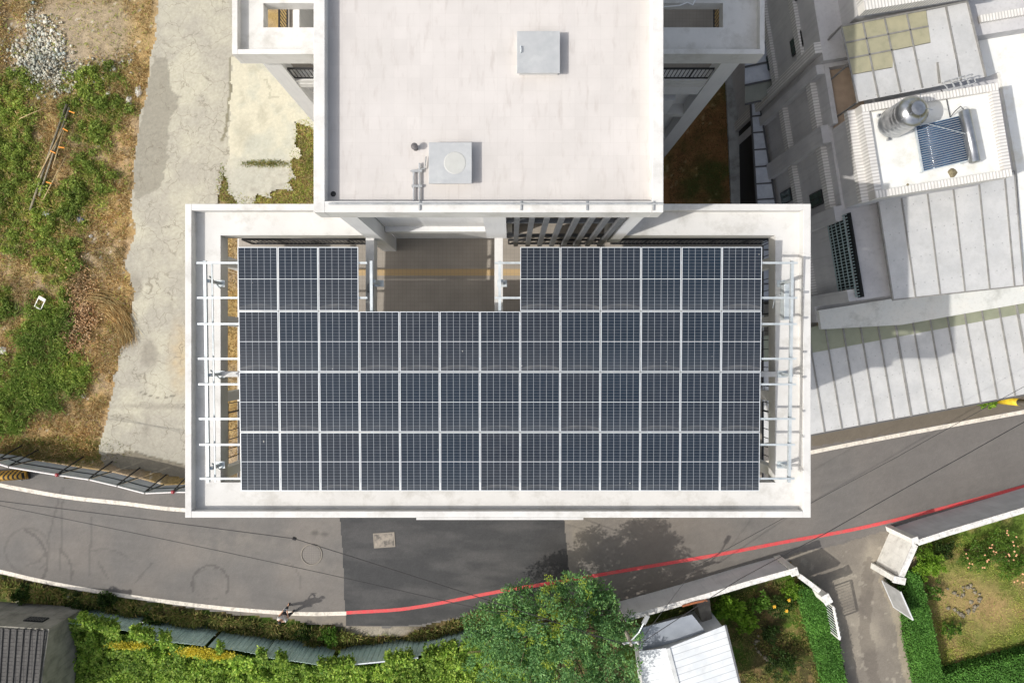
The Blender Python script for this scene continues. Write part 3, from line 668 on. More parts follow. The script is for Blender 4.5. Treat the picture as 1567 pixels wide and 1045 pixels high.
# front block --------------------------------------------------------------
X0, X1, Y0, Y1 = -8.51, 7.86, -4.39, 3.81; ZS = 15.93
g = .003
fr = ring(X0 + .01, X1 - .01, Y0 + .01, Y1 - .01, ZS, .5, [(-7.69, 7.03, -3.52, 3.03), (-3.86, 3.02, 3.02, Y1 - .01)], 0, 0)
pp = MB(); pw = .17; zt = 16.2
pp.box(X0, X0 + pw, Y0, Y1, 15.3, zt); pp.box(X1 - .2, X1, Y0, Y1, 15.3, zt)
pp.box(X0 + pw, X1 - .2, Y0, Y0 + pw, 15.3, zt); pp.box(X0 + pw, -4.19, Y1 - pw, Y1, 15.3, zt); pp.box(3.26, X1 - .2, Y1 - pw, Y1, 15.3, zt)
par = pp.build('parapet', WHT, bld, bevel=.012)
MB().box(-2.46, 1.91, Y0 - .055, Y0 - .002, 14.6, zt + .004).build('cornice', WHT, bld)
bm_ = MB(); bm_.box(-7.688, 7.028, -.72, -.58, 15.5, ZS + .03)
for x in (-3.83, -.42): bm_.box(x, x + .22, -.578, 3.0, 15.5, ZS + .035)
each(bm_, 'cross_beam', WHT, bld)
ps = MB()
for y in (2.45, .8, -1.3, -3.4):
    ps.box(-8.06, -7.82, y - .13, y + .13, 13.4, 15.43)
    ps.box(7.24, 7.48, y - .13, y + .13, 13.4, 15.43)
each(ps, 'column', WALL, bld)
# body storeys: floor bands stand proud of the wall
body = MB(); body.box(-8.0, 7.4, -3.9, 3.34, -.15, 13.1); body.box(-3.8, 2.96, 3.343, 9.4, -.15, 13.1)
each(body, 'wall', WALL, bld)
fb = MB(); fb.box(-8.2, 7.62, -4.05, 3.34, 13.1, 13.4)
for z in (3.2, 6.5, 9.8): fb.box(-8.03, 7.43, -3.95, 3.37, z, z + .25)
each(fb, 'floor_slab', FLOOR if False else WHT, bld)
MB().box(-8.15, 7.57, -4.0, 3.33, 13.404, 13.42).build('terrace_floor', FLOOR, bld)
# facade windows of the street side (out of the nadir view but real)
def window(parent, x0, x1, z0, z1, y, face=-1):
    f = MB(); t = .06
    yy = (y, y + face * .05) if face < 0 else (y, y + .05); ya, yb = min(yy), max(yy)
    f.box(x0, x1, ya, yb, z0, z0 + t); f.box(x0, x1, ya, yb, z1 - t, z1); f.box(x0, x0 + t, ya, yb, z0 + t, z1 - t); f.box(x1 - t, x1, ya, yb, z0 + t, z1 - t); f.box((x0 + x1) / 2 - t / 2, (x0 + x1) / 2 + t / 2, ya, yb, z0 + t, z1 - t)
    o = f.build('window', mat('window_frame', S(90, 92, 94), rough=.5), parent)
    yc = (ya + yb) / 2; MB().box(x0 + t, x1 - t, yc - .008, yc + .008, z0 + t, z1 - t).build('pane', mat('window_glass', S(40, 48, 54), S(52, 60, 66), rough=.12, scale=2), o)
for z in (1.0, 4.3, 7.6, 10.8):
    for x in (-6.8, -3.6, 0, 3.6): window(bld, x, x + 2, z, z + 1.5, -3.903)
# railings ----------------------------------------------------------------
def railing(a, b, z0, z1, step=.14, sz=.045, parent=None, lower=.1):
    a = Vector((*a, 0)); b = Vector((*b, 0)); m = MB(); n = max(2, int((b - a).length / step)); r = (b - a)
    up = Vector((0, 0, 1))
    m.bar(a + up * (z1 - .02), b + up * (z1 - .02), sz * 1.3, .04); m.bar(a + up * (z0 + lower), b + up * (z0 + lower), sz, .04)
    for i in range(n + 1):
        q = a + r * (i / n); m.bar(q + up * (z0 + lower + .02), q + up * (z1 - .04), .02 if i % 8 else .045)
    return m.build('railing', BLK, parent or bld)
railing((-8.12, -3.9), (-8.12, -1.55), 13.42, 14.4, .26); railing((7.54, -3.9), (7.54, -1.55), 13.42, 14.4, .26)
railing((7.54, -1.05), (7.54, .55), 13.42, 14.4, .26); railing((7.54, 1.05), (7.54, 3.1), 13.42, 14.4, .3)
railing((-7.7, 3.16), (-3.86, 3.16), 13.42, 14.4, .12); railing((3.0, 3.16), (7.5, 3.16), 13.42, 14.4, .12); railing((-.05, 3.16), (2.7, 3.16), 13.42, 14.3, .2)
# upper block --------------------------------------------------------------
UX0, UX1, UY0, UY1 = -4.19, 3.26, 2.92, 15.0; ZR = 19.42
MB().box(UX0 + .24, UX1 - .24, UY0 + .24, UY1 - .2, 19.2, ZR).build('roof', RTILE, bld)
p = MB(); p.box(UX0, UX0 + .24, UY0, UY1, 19.1, 19.7); p.box(UX1 - .24, UX1, UY0, UY1, 19.1, 19.7); p.box(UX0 + .24, UX1 - .24, UY0, UY0 + .24, 19.1, 19.7); p.box(UX0 + .24, UX1 - .24, UY1 - .2, UY1, 19.1, 19.7)
p.build('parapet', WHT, bld, bevel=.012)
m = MB(); m.box(UX0 + .243, UX1 - .243, UY0 + .243, UY1 - .21, 19.05, 19.197).build('ceiling', WALL, bld)
w = MB()
w.box(-3.81, -3.42, 2.95, 3.32, 13.42, 19.1)         # left pier
w.box(-.62, -.1, 2.95, 3.337, 15.97, 19.1)            # middle pier on the beam
w.box(2.66, 2.98, 2.95, 3.34, 15.2, 19.1)              # right pier
w.box(-3.418, -.1, 3.34, 3.5, 13.42, 19.05)            # recessed wall
w.box(-3.81, -3.65, 3.323, 14.8, 13.41, 19.048); w.box(2.82, 2.978, 3.342, 14.8, 13.41, 19.048)
w.box(-.1, 2.817, 5.4, 5.55, 13.41, 19.048); w.box(-.098, .05, 3.503, 5.397, 13.41, 19.048)
each(w, 'wall', WALL, bld)
MB().box(.053, 2.815, 3.345, 5.395, 13.404, 13.425).build('terrace_floor', FLOOR, bld)
w2 = MB(); w2.box(-3.4, -.12, 3.2, 3.338, 15.2, 15.5); w2.build('lintel', WALL, bld)
# louvre screen ------------------------------------------------------------
sm = MB()
sm.bar((-.12, 3.05, 17.95), (2.64, 3.05, 17.95), .1, .14); screen = sm.build('louvre_screen', DGREY, bld); MB().bar((-.12, 3.05, 15.75), (2.64, 3.05, 15.75), .08, .14).build('crossbar', DGREY, screen)
for i in range(8):
    x = .15 + i * .335
    MB().box(x - .06, x + .06, 2.9, 2.998, 14.75, 19.08).build('slat', DGREY, screen)
# roof hatches, pipes ------------------------------------------------------
HM = mat('hatch_steel', S(188, 189, 188), S(176, 178, 178), rough=.4, metal=.1, scale=3, stain=S(210, 212, 208), sscale=2, samount=.5)
for (a, c, nm, rnd) in (((791, 48), (857, 112), 0, 0), ((656, 218), (722, 281), 1, 1)):
    q0 = P(*a, 19.65); q1 = P(*c, 19.65); b = MB(); b.box(q0[0], q1[0], q1[1], q0[1], 19.6, 19.65); h = b.build('roof_hatch', HM, bld, bevel=.008)
    MB().box(q0[0] + .04, q1[0] - .04, q1[1] + .04, q0[1] - .04, ZR + .002, 19.598).build('kerb', WHT, h)
    if not rnd:
        MB().tube([(q0[0] + .08, q0[1] - .34, 19.65), (q0[0] + .08, q0[1] - .34, 19.7), (q0[0] + .08, q0[1] - .46, 19.7), (q0[0] + .08, q0[1] - .46, 19.65)], .012).build('handle', GALV, h)
    else:
        b = MB(); b.lathe([(.24, 0), (.22, .006), (.01, .008)], ((q0[0] + q1[0]) / 2 + .1, (q0[1] + q1[1]) / 2, 19.651), 32); b.build('lid_disc', mat('hatch_disc', S(190, 190, 184), S(182, 182, 176), rough=.6, scale=5), h)
PIPE = mat('grey_pvc', S(176, 178, 178), S(150, 152, 152), rough=.6, scale=8)
z = 19.76; pm = MB(); pm.tube([P(503, 312, z), P(1015, 312, z)], .022, 8)
for x in (642, 797, 898, 1000): pm.bar(P(x, 308, 19.72), P(x, 322, 19.72), .035, .03); pm.bar(P(x, 309, 19.72), P(x, 309, 19.45), .03)
pm.build('drain_pipe', PIPE, bld)
pm = MB(); z = ZR + .06
pm.tube([P(633, 262, z), P(633, 311, z)], .022); pm.tube([P(642, 250, z), P(642, 311, z)], .022); pm.tube([P(628, 262, z), P(650, 258, z), P(652, 240, z)], .014)
for y in (262, 285): pm.bar(P(630, y, z), P(646, y, z), .05, .05)
pm.build('drain_pipe', PIPE, bld)
c = P(636, 228, ZR); vp = MB(); vp.lathe([(.05, 0), (.05, .16), (.075, .17), (.075, .2), (.02, .22)], (c[0], c[1], ZR), 16)
vp.build('vent_pipe', mat('vent_dark', S(96, 92, 92), rough=.6), bld)
c = P(510, 297, ZR); vp = MB(); vp.lathe([(.06, 0), (.05, .015), (.01, .018)], (c[0], c[1], ZR + .001), 16); vp.build('floor_drain', BLK, bld)

# rear block ---------------------------------------------------------------
RX0, RX1, RY0, RY1 = -8.56, 7.82, 9.08, 16.5; ZB = 12.62
ring(RX0 + .01, RX1 - .01, RY0 + .01, RY1 - .01, ZB, .42, [(-7.69, -3.85, 10.02, 10.78), (-7.69, -3.85, 10.93, 14.5), (3.0, 6.62, 10.02, 10.78), (3.0, 6.62, 10.93, 14.5)], 0, 0)
p = MB(); p.box(RX0, RX0 + .17, RY0, RY1, 12.15, 12.9); p.box(RX1 - .15, RX1, RY0, RY1, 12.15, 12.9); p.box(RX0 + .17, -3.83, RY0, RY0 + .15, 12.15, 12.9); p.box(3.0, RX1 - .15, RY0, RY0 + .15, 12.15, 12.9)
each(p, 'parapet', WHT, bld, bevel=.01)
w = MB()
for xa, xb in ((-8.09, -7.5), (6.88, 7.48)): w.box(xa, xb, 9.33, 9.75, -.15, 12.2)
w.box(-7.74, 7.06, 9.75, 16.3, -.15, 9.7)
each(w, 'wall', WALL, bld)
f = MB()
for z in (9.7, 6.45, 3.2): f.box(-7.497, 6.877, 9.35, 9.748, z - .35, z)
f.box(-7.8, 7.12, 9.752, 16.2, 9.702, 9.95); f.box(-7.497, 6.877, 9.37, 9.748, 9.702, 9.95); each(f, 'floor_slab', WHT, bld)
MB().box(-7.78, 7.1, 9.78, 16.1, 9.955, 9.97).build('terrace_floor', FLOOR, bld)
railing((-7.48, 9.42), (-3.85, 9.42), 9.95, 10.9, .13); railing((3.0, 9.42), (6.85, 9.42), 9.95, 10.9, .13)
railing((-7.74, 9.8), (-7.74, 14.5), 9.97, 10.95, .13); railing((7.06, 9.8), (7.06, 14.5), 9.97, 10.95, .13)
MB().box(-6.9, -6.7, 9.9, 14.5, 9.975, 12.18).build('wall', WALL, bld)
lo = MB(); lo.box(-7.495, -6.2, 9.36, 9.6, 6.46, 7.2); lo.box(3.3, 6.2, 9.36, 9.6, 6.46, 8.0); lo.box(4.2, 6.86, 9.36, 9.5, 8.6, 9.34); each(lo, 'balcony_wall', WALL, bld)
for x in (4.6, 5.7): window(bld, x, x + 1.0, 7.9, 9.2, 9.745)
window(bld, -7.3, -6.3, 7.3, 9.2, 9.745); window(bld, -6.9, -5.4, 3.9, 5.6, 9.745); window(bld, 4.2, 5.8, 3.9, 5.6, 9.745)
# balcony drying frame in the rear openings
MB().tube([(-6.4, 10.3, 11.6), (-4.5, 10.3, 11.6)], .02).build('drying_rail', GALV, bld)
MB().bar((-5.9, 10.25, 10.1), (-4.4, 10.25, 10.1), .03).build('drying_rail', GALV, bld)
MB().tube([(3.1, 10.85, 12.75), (4.6, 10.83, 12.78), (6.5, 10.85, 12.75)], .03).build('drain_pipe', PIPE, bld)
cu = MB(); cu.tube([P(1015, 11, 12.7), P(1040, 9, 12.9), P(1052, 4, 12.95), P(1060, 8, 12.9), P(1064, 0, 12.8)], .02).build('cable', mat('white_cable', S(226, 228, 230), rough=.5), bld)
# air-conditioner on the lower balcony right
a = empty('air_conditioner', (3.75, 9.2, 6.5), 'boxy white air conditioner on the shaded right rear wall of the white building', 'air conditioner')
ACW = mat('ac_white', S(222, 224, 222), S(206, 208, 206), rough=.5, scale=4)
MB().box(3.35, 4.15, 8.98, 9.34, 6.5, 7.1).build('casing', ACW, a, bevel=.02); MB().box(3.45, 3.95, 8.955, 8.978, 6.56, 7.04).build('grille', BLK, a)
MB().bar((3.5, 9.2, 6.45), (3.5, 9.36, 6.45), .04).bar((4.0, 9.2, 6.45), (4.0, 9.36, 6.45), .04).build('bracket', GALV, a)

# =================================================================== solar array
def cellmat():
    m = bpy.data.materials.new('solar_cells'); m.use_nodes = True; nt = m.node_tree; N = nt.nodes; L = nt.links; b = N['Principled BSDF']
    tc = N.new('ShaderNodeTexCoord'); sx = N.new('ShaderNodeSeparateXYZ'); L.new(tc.outputs['Object'], sx.inputs[0])
    M_ = lambda op, a, b_=None, c=None: math_(N, L, op, a, b_, c)
    x, y = sx.outputs[0], sx.outputs[1]        # local metres, panel origin at its centre
    def mixc(fac, a, bb):
        q = N.new('ShaderNodeMix'); q.data_type = 'RGBA'
        for i, v in ((0, fac), (6, a), (7, bb)):
            if hasattr(v, 'links'): L.new(v, q.inputs[i])
            elif i == 0: q.inputs[0].default_value = v
            else: q.inputs[i].default_value = (*v, 1)
        return q.outputs[2]
    no = N.new('ShaderNodeObjectInfo'); n1 = N.new('ShaderNodeTexNoise'); n1.inputs['Scale'].default_value = 1.2; n1.inputs['Detail'].default_value = 4
    vm = N.new('ShaderNodeVectorMath'); vm.operation = 'ADD'; L.new(tc.outputs['Object'], vm.inputs[0]); L.new(no.outputs['Location'], vm.inputs[1]); L.new(vm.outputs[0], n1.inputs['Vector'])
    base = mixc(n1.outputs['Fac'], S(15, 29, 42), S(26, 41, 56))
    base = mixc(M_('MULTIPLY', no.outputs['Random'], .5), base, S(26, 28, 38))
    # hair-thin busbars, cell gaps, centre split
    bus = M_('LESS_THAN', M_('PINGPONG', x, .0165 / 2), .0011)
    col = mixc(M_('MULTIPLY', bus, .04), base, S(150, 156, 164))
    gy = M_('LESS_THAN', M_('PINGPONG', M_('ADD', y, .0), .0755 / 2), .0032)
    col = mixc(M_('MULTIPLY', gy, .26), col, S(190, 196, 204))
    gx = M_('LESS_THAN', M_('PINGPONG', x, .163 / 2), .0036)
    col = mixc(M_('MULTIPLY', gx, .62), col, S(206, 212, 218))
    cy = M_('LESS_THAN', M_('ABSOLUTE', y), .0065); col = mixc(cy, col, S(214, 218, 222))
    # pale grey mixed in along the lower edge in shallow arcs
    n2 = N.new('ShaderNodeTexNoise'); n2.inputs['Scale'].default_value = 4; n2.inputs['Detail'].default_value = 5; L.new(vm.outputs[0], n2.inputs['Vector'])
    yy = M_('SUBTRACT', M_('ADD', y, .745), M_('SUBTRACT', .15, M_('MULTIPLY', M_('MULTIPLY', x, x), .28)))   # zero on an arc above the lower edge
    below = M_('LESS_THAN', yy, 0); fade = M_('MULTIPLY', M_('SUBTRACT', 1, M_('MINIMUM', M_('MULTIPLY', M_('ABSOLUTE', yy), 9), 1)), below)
    pale_arc = M_('MULTIPLY', M_('ADD', M_('MULTIPLY', fade, .18), .02), n2.outputs['Fac'])
    pale_arc = M_('MULTIPLY', pale_arc, M_('ADD', .4, M_('MULTIPLY', no.outputs['Random'], 1.0)))
    col = mixc(pale_arc, col, S(196, 194, 188))
    col = mixc(M_('MULTIPLY', n2.outputs['Fac'], .025), col, S(180, 180, 176))
    n3 = N.new('ShaderNodeTexNoise'); n3.inputs['Scale'].default_value = 9; n3.inputs['Detail'].default_value = 1; L.new(vm.outputs[0], n3.inputs['Vector'])
    col = mixc(M_('MULTIPLY', M_('GREATER_THAN', n3.outputs['Fac'], .82), .5), col, S(220, 218, 210))
    low = M_('MULTIPLY', M_('MAXIMUM', M_('MULTIPLY', M_('ADD', y, .1), -.12), 0), n1.outputs['Fac']); col = mixc(low, col, S(190, 190, 188))
    L.new(col, b.inputs['Base Color']); b.inputs['Roughness'].default_value = .2; b.inputs['Specular IOR Level'].default_value = .3
    return m
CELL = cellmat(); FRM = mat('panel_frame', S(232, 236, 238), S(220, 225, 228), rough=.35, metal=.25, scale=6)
PW = 1.0175; PL = 1.53; xL = -6.88; SL = math.atan(.22 / 6.18)
rows = [(2.585, .975), (.965, -.56), (-.57, -2.09), (-2.10, -3.60)]
mf = empty('solar_array', (0, 0, ZS), 'large rooftop array of dark solar panels on galvanised rails above the white roof frame', 'solar array')
def make_panel():
    w, l = PW / 2 - .009, PL / 2 - .004; t = .016
    f = MB(); f.box(-w, w, -l, -l + t, -.035, 0); f.box(-w, w, l - t, l, -.035, 0); f.box(-w, -w + t, -l + t, l - t, -.035, 0); f.box(w - t, w, -l + t, l - t, -.035, 0)
    e = f.build('solar_panel', FRM, mf, world=False)
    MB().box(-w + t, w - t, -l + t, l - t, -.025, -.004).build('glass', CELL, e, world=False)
    MB().box(-.08, .08, l - .3, l - .22, -.045, -.0255).build('junction_box', BLK, e, world=False)
    return e
zpl = lambda y: 16.9 - (2.585 - y) * math.tan(SL)
proto = make_panel(); first = True
for r, (ya, yb) in enumerate(rows):
    for k in range(13):
        if r == 0 and 3 <= k < 7: continue
        o = proto if first else copy_tree(proto, mf); first = False
        ym = (ya + yb) / 2; o.location = (xL + PW * (k + .5) + (.005 if r % 2 else 0), ym, zpl(ym) - ZS); o.scale = (1, (ya - yb) / PL, 1)
        o.rotation_euler = (SL + random.uniform(-.004, .004), random.uniform(-.003, .003), random.uniform(-.0015, .0015))
L_ys = [2.19, 1.31, .65, -.23, -.88, -1.76, -2.42, -3.29]
for i, y in enumerate(L_ys):
    z = zpl(y) - .065
    segs = [(-7.93, -3.62), (-.4, 7.26)] if i < 2 else [(-7.93, 7.26)]
    for a, b_ in segs: MB().bar((a, y, z), (b_, y, z), .05, .05).build('rail', GALV, mf)
for x in (-7.72, -3.5, -.24, 3.6, 7.18):
    b = MB(); b.bar((x - .03, 2.25, zpl(2.25) - .14), (x - .03, -3.4, zpl(-3.4) - .14), .07, .09)
    if x < -7: b.bar((x + .11, 2.2, zpl(2.25) - .22), (x + .11, -3.4, zpl(-3.4) - .22), .035, .035)
    b.build('girder', GALV, mf)
    for y in (1.75, -.65, -3.05):
        if x in (-3.5, -.24, 3.6) and y < -1: continue
        zb = ZS + .04 if x in (-3.5, -.24) or (x == 3.6 and y < 1) else ZS + .002
        if x == 3.6 and y > 1: continue
        q = MB(); q.bar((x + .02, y, zb), (x + .02, y, zpl(y) - .19), .08, .08); q.box(x - .11, x + .15, y - .09, y + .09, zb, zb + .012)
        q.build('post', GALV, mf)
q = MB()
for y in (1.75, -.65, -3.05): q.bar((-7.7, y - .12, ZS + .02), (-7.7 + .02, y + .12, zpl(y) - .22), .03)
q.build('brace', GALV, mf)
inv = empty('junction_cabinet', (-3.62, 1.9, 15.96), 'small grey metal box clamped on the white beam beside the left panel group', 'junction box')
MB().box(-3.74, -3.62, 1.5, 1.72, 15.97, 16.2).build('casing', DGREY, inv, bevel=.01); MB().box(-3.72, -3.64, 1.52, 1.7, 16.202, 16.21).build('lid', mat('lid_grey', S(140, 142, 144), rough=.5), inv)
con = empty('cable_box', (7.2, 1.4, ZS), 'white cable box under the rail end at the right edge of the array', 'junction box')
MB().box(7.16, 7.3, .78, 1.75, ZS + .003, ZS + .28).build('casing', GALV, con, bevel=.01); MB().tube([(6.95, 1.1, ZS + .03), (7.0, 1.4, ZS + .05), (7.12, 1.45, ZS + .08)], .018).build('cable', ACW, con)

# =================================================================== neighbour house
TH = math.atan2(.987, .160)           # west facade direction
U = Vector((.987, .160, 0)); V = Vector((.160, -.987, 0))   # U: into the house (east), V: along the facade to the south
O = Vector((11.7, 8.16, 0))
def Q(u, v, z): q = O + U * u + V * v; return (q.x, q.y, z)
def qbox(b, u0, u1, v0, v1, z0, z1):
    pts = [Q(u0, v0, 0), Q(u1, v0, 0), Q(u1, v1, 0), Q(u0, v1, 0)]; return b.prism([(p[0], p[1]) for p in pts], z0, z1)
RZ = math.atan2(U.y, U.x)
NW = mat('neighbour_tile_wall', S(206, 204, 202), S(190, 188, 188), rough=.8, scale=.8, streak=(S(150, 148, 146), .4), grain=.04, spec=.2)
STRIPE = mat('striped_tile', S(226, 223, 217), S(210, 207, 202), rough=.7, scale=3, extra=tilejoint(0, .11, .045, S(186, 182, 177), rot=-RZ))
STRIPE2 = mat('striped_tile_across', S(238, 234, 226), S(222, 218, 210), rough=.7, scale=3, extra=tilejoint(.11, 0, .04, S(192, 188, 181), rot=-RZ))
ROOFW = mat('stained_white_roof', S(240, 240, 236), S(228, 228, 222), rough=.75, scale=1, stain=S(196, 188, 160), sscale=1.4, samount=.55, grain=.03)
SHEET = mat('zinc_sheet', S(210, 209, 206), S(196, 196, 194), rough=.5, metal=.1, scale=1.2, stain=S(172, 172, 168), sscale=1.1, samount=.45, grain=.04, gscale=20, streak=(S(176, 174, 166), .3), extra=screws(.33, .95, .022, S(150, 150, 148), rot=-RZ))
SEAM = mat('sheet_seam', S(150, 148, 142), S(128, 126, 122), rough=.6, scale=4)
nb = empty('tiled_house', Q(0, 0, 0), 'grey white tiled house with stepped flat roofs and gridded facade east of the panels', 'house')
b = MB(); qbox(b, .0, 12, -2.2, 6.45, -.15, 8.6); qbox(b, .1, 4.6, .1, 3.05, 8.6, 10.75)
b.build('wall', NW, nb)
# pilasters and bands on the west face
pz = [(-2.2, -1.85, 8.98), (-.1, .55, 8.6), (2.9, 3.45, 8.6), (6.0, 6.43, 8.6)]
b = MB()
for a, c, z in pz: qbox(b, -.3, -.002, a, c, -.1, z)
each(b, 'pilaster', NW, nb)
b = MB()
for a, c in ((-1.85, -.1), (.55, 2.9), (3.45, 6.0)):
    for z in ((2.3, 5.0, 7.75) if a < 3 else (2.3, 5.0)): qbox(b, -.22, -.002, a + .002, c - .002, z, z + .42)
each(b, 'tile_band', STRIPE, nb)
b = MB(); qbox(b, -.02, 1.15, -2.2, -2.05, 8.6, 9.0); qbox(b, -.02, .16, -2.05, .0, 8.602, 9.0); b.build('parapet', NW, nb)
b = MB(); qbox(b, .16, 1.4, -2.05, .09, 8.602, 8.63); b.build('terrace_floor', mat('brown_floor', S(196, 172, 148), S(180, 158, 136), rough=.8, scale=3), nb)
# tank roof with its parapet
t0, t1, v0, v1 = 0, 4.62, 0, 3.15
MB_ = MB(); qbox(MB_, .24, t1 - .24, .24, v1 - .24, 10.75, 10.8); MB_.build('roof', ROOFW, nb)
b = MB(); qbox(b, t0, t0 + .24, v0 + .24, v1 - .24, 10.55, 11.0); qbox(b, t1 - .24, t1, v0 + .24, v1 - .24, 10.55, 11.0); each(b, 'parapet', STRIPE, nb)
b = MB(); qbox(b, t0, t1, v0, v0 + .24, 10.553, 11.003); qbox(b, t0, t1, v1 - .24, v1, 10.553, 11.003); each(b, 'parapet', STRIPE2, nb)
b = MB()
qbox(b, -.25, .02, v0, v1, 10.3, 10.55); each(b, 'tile_band', STRIPE, nb)
# windows on the west face (u = 0): small shutters
WG = mat('green_pane', S(52, 70, 66), S(70, 88, 84), rough=.2, scale=3)
for va, z0 in ((2.0, 6.2), (1.6, .9), (1.3, 3.4), (4.2, 3.4)):
    f = MB(); qbox(f, -.06, -.004, va, va + .55, z0, z0 + 1.1); fo = f.build('window', mat('dark_frame', S(60, 62, 62), rough=.6), nb)
    g_ = MB(); qbox(g_, -.075, -.0605, va + .05, va + .26, z0 + .06, z0 + 1.04); qbox(g_, -.075, -.0605, va + .3, va + .5, z0 + .06, z0 + 1.04); g_.build('pane', WG, fo)
# barred opening under the southern sheet roof
qz0, qz1 = 7.35, 8.95
gr = MB()
for i in range(27):
    vv = 3.3 + i * .115; q = [Q(.5, vv, 0)]
    gr.bar(Q(-.05, vv, qz0 + .05), Q(-.05, vv, qz1), .03)
for z in (qz0 + .08, qz0 + .35, qz0 + .7, qz0 + 1.05, qz1 - .2): gr.bar(Q(-.08, 3.3, z), Q(-.08, 6.3, z), .03)
gr.build('window_grille', mat('grille_green', S(150, 168, 166), rough=.5), nb)
b = MB(); qbox(b, -.012, -.004, 3.3, 6.3, qz0, qz1 - .35); b.build('opening', mat('dark_interior', S(18, 22, 22), rough=.9), nb)
b = MB(); qbox(b, .05, .12, 3.25, 6.35, 8.6, 8.95); b.build('opening', mat('dark_interior', S(18, 22, 22)), nb)

def sheet_roof(name, corners, label, cat, pitch, parent=None, m=None, th=.04, seamw=.05, yellow=None, first=.0):
    """corners: 4 world 3-D points a b c d; seams run from edge ab to edge dc at given pitch"""
    a, b_, c, d = [Vector(q) for q in corners]
    e = empty(name, tuple(a), label, cat) if parent is None else parent
    n = (b_ - a).cross(d - a).normalized(); n = n if n.z > 0 else -n
    k = MB(); q = [a, b_, c, d]; k.add([v for v in q] + [v - Vector((0, 0, th)) for v in q], [(0, 1, 2, 3), (7, 6, 5, 4), (0, 4, 5, 1), (1, 5, 6, 2), (2, 6, 7, 3), (3, 7, 4, 0)])
    o = k.build('roof_sheet', m or SHEET, e)
    L1 = (b_ - a).length; L2 = (c - d).length; s = MB(); t = first or pitch
    while t < L1 - .05:
        p0 = a + (b_ - a) * (t / L1); p1 = d + (c - d) * (t / L1)
        s.bar(p0 + n * .015, p1 + n * .015, seamw, .03); t += pitch
    so_ = s.build('seam', SEAM, e)
    ed = MB()
    for p0, p1 in ((a, b_), (b_, c), (c, d), (d, a)): ed.bar(p0 - n * .03, p1 - n * .03, .05, .08)
    ed.build('edge_trim', SEAM, e)
    return e
# southern upper sheet roof
z = 9.1
sheet_roof('metal_roof', [P(1343, 304, z), P(1552, 262, z), P(1567, 437, z - .1), P(1367, 459, z - .1)], 'pale metal sheet roof with dark seams directly south of the tank roof', 'metal roof', .95, first=.85)
# sloping sheets further east
# northern sheets and yellow translucent roof
z = 10.2
yr = empty('translucent_roof', P(1290, 45, z), 'yellow translucent sheet canopy over the brown terrace by the tank roof', 'canopy')
YEL = mat('yellow_sheet', S(202, 196, 164), S(188, 184, 154), rough=.35, scale=2, transl=.3, stain=S(160, 158, 130), sscale=2, samount=.4)
def pxsheet(pts, z, m, name, parent, th=.03):
    w_ = [P(*p, z) for p in pts]; b = MB(); b.prism([(q[0], q[1]) for q in w_], z - th, z); return b.build(name, m, parent)
pxsheet([(1287, 41), (1417, 17), (1424, 65), (1367, 77), (1366, 103), (1304, 114)], z, YEL, 'yellow_sheet', yr)
fm = MB()
for a_, b__ in (((1287, 41), (1312, 157)), ((1320, 35), (1344, 150)), ((1353, 28), (1378, 142)), ((1387, 22), (1411, 135)), ((1287, 41), (1480, 3)), ((1294, 66), (1420, 41)), ((1300, 90), (1366, 77))):
    fm.bar(Vector(P(*a_, z)) + Vector((0, 0, .015)), Vector(P(*b__, z)) + Vector((0, 0, .015)), .05, .04)
fm.bar(P(1287, 41, z), P(1261, 68, 9.0), .05, .05)
for pt in ((1287, 41), (1312, 157), (1300, 98)):
    q = P(*pt, z); fm.bar(q, (q[0], q[1], 8.63), .05, .05)
fm.build('frame', SEAM, yr)
nr = empty('metal_roof', P(1420, 20, z), 'pale metal sheet roof adjoining the yellow canopy north of the tank roof', 'metal roof')
pxsheet([(1304, 115), (1366, 104), (1367, 78), (1424.5, 66), (1418, 17), (1480, 4), (1508, 118), (1313, 156)], z, SHEET, 'roof_sheet', nr)
fm = MB()
for a_, b__ in (((1447, 11), (1470, 123)), ((1480, 4), (1508, 118)), ((1434, 96), (1437, 128))): fm.bar(Vector(P(*a_, z)) + Vector((0, 0, .015)), Vector(P(*b__, z)) + Vector((0, 0, .015)), .06, .04)
fm.build('seam', SEAM, nr)
pxsheet([(1437, 97), (1463, 91), (1467, 120), (1441, 127)], z + .1, SHEET, 'hatch', nr)
bt = empty('storage_box', P(1284, 86, 8.64), 'blue plastic box in the corner of the brown terrace', 'box')
q = P(1284, 86, 8.64); BL = mat('blue_plastic', S(34, 62, 140), S(28, 48, 110), rough=.5, scale=4)
MB().box(q[0] - .22, q[0] + .22, q[1] - .16, q[1] + .16, 8.632, 8.9).build('body', BL, bt, bevel=.02); MB().box(q[0] - .25, q[0] + .25, q[1] - .19, q[1] + .19, 8.902, 8.94).build('lid', BL, bt, bevel=.01)
# low white roof to the far east
b = MB(); qbox(b, 4.7, 14, -3.2, 6.5, 8.6, 9.35 - .8); 
eb = MB(); z = 8.75
w_ = [P(1484, 0, z), P(1700, -60, z), P(1700, 440, z), P(1567, 445, z), P(1556, 262, z), P(1530, 110, z), P(1510, 118, z)]
eb.prism([(q[0], q[1]) for q in w_], 8.602, z); eb.build('roof', ROOFW, nb)
b = MB(); b.bar(P(1495, 33, 9.25), P(1640, 8, 9.25), .25, .4); each(b, 'parapet', STRIPE2, nb)
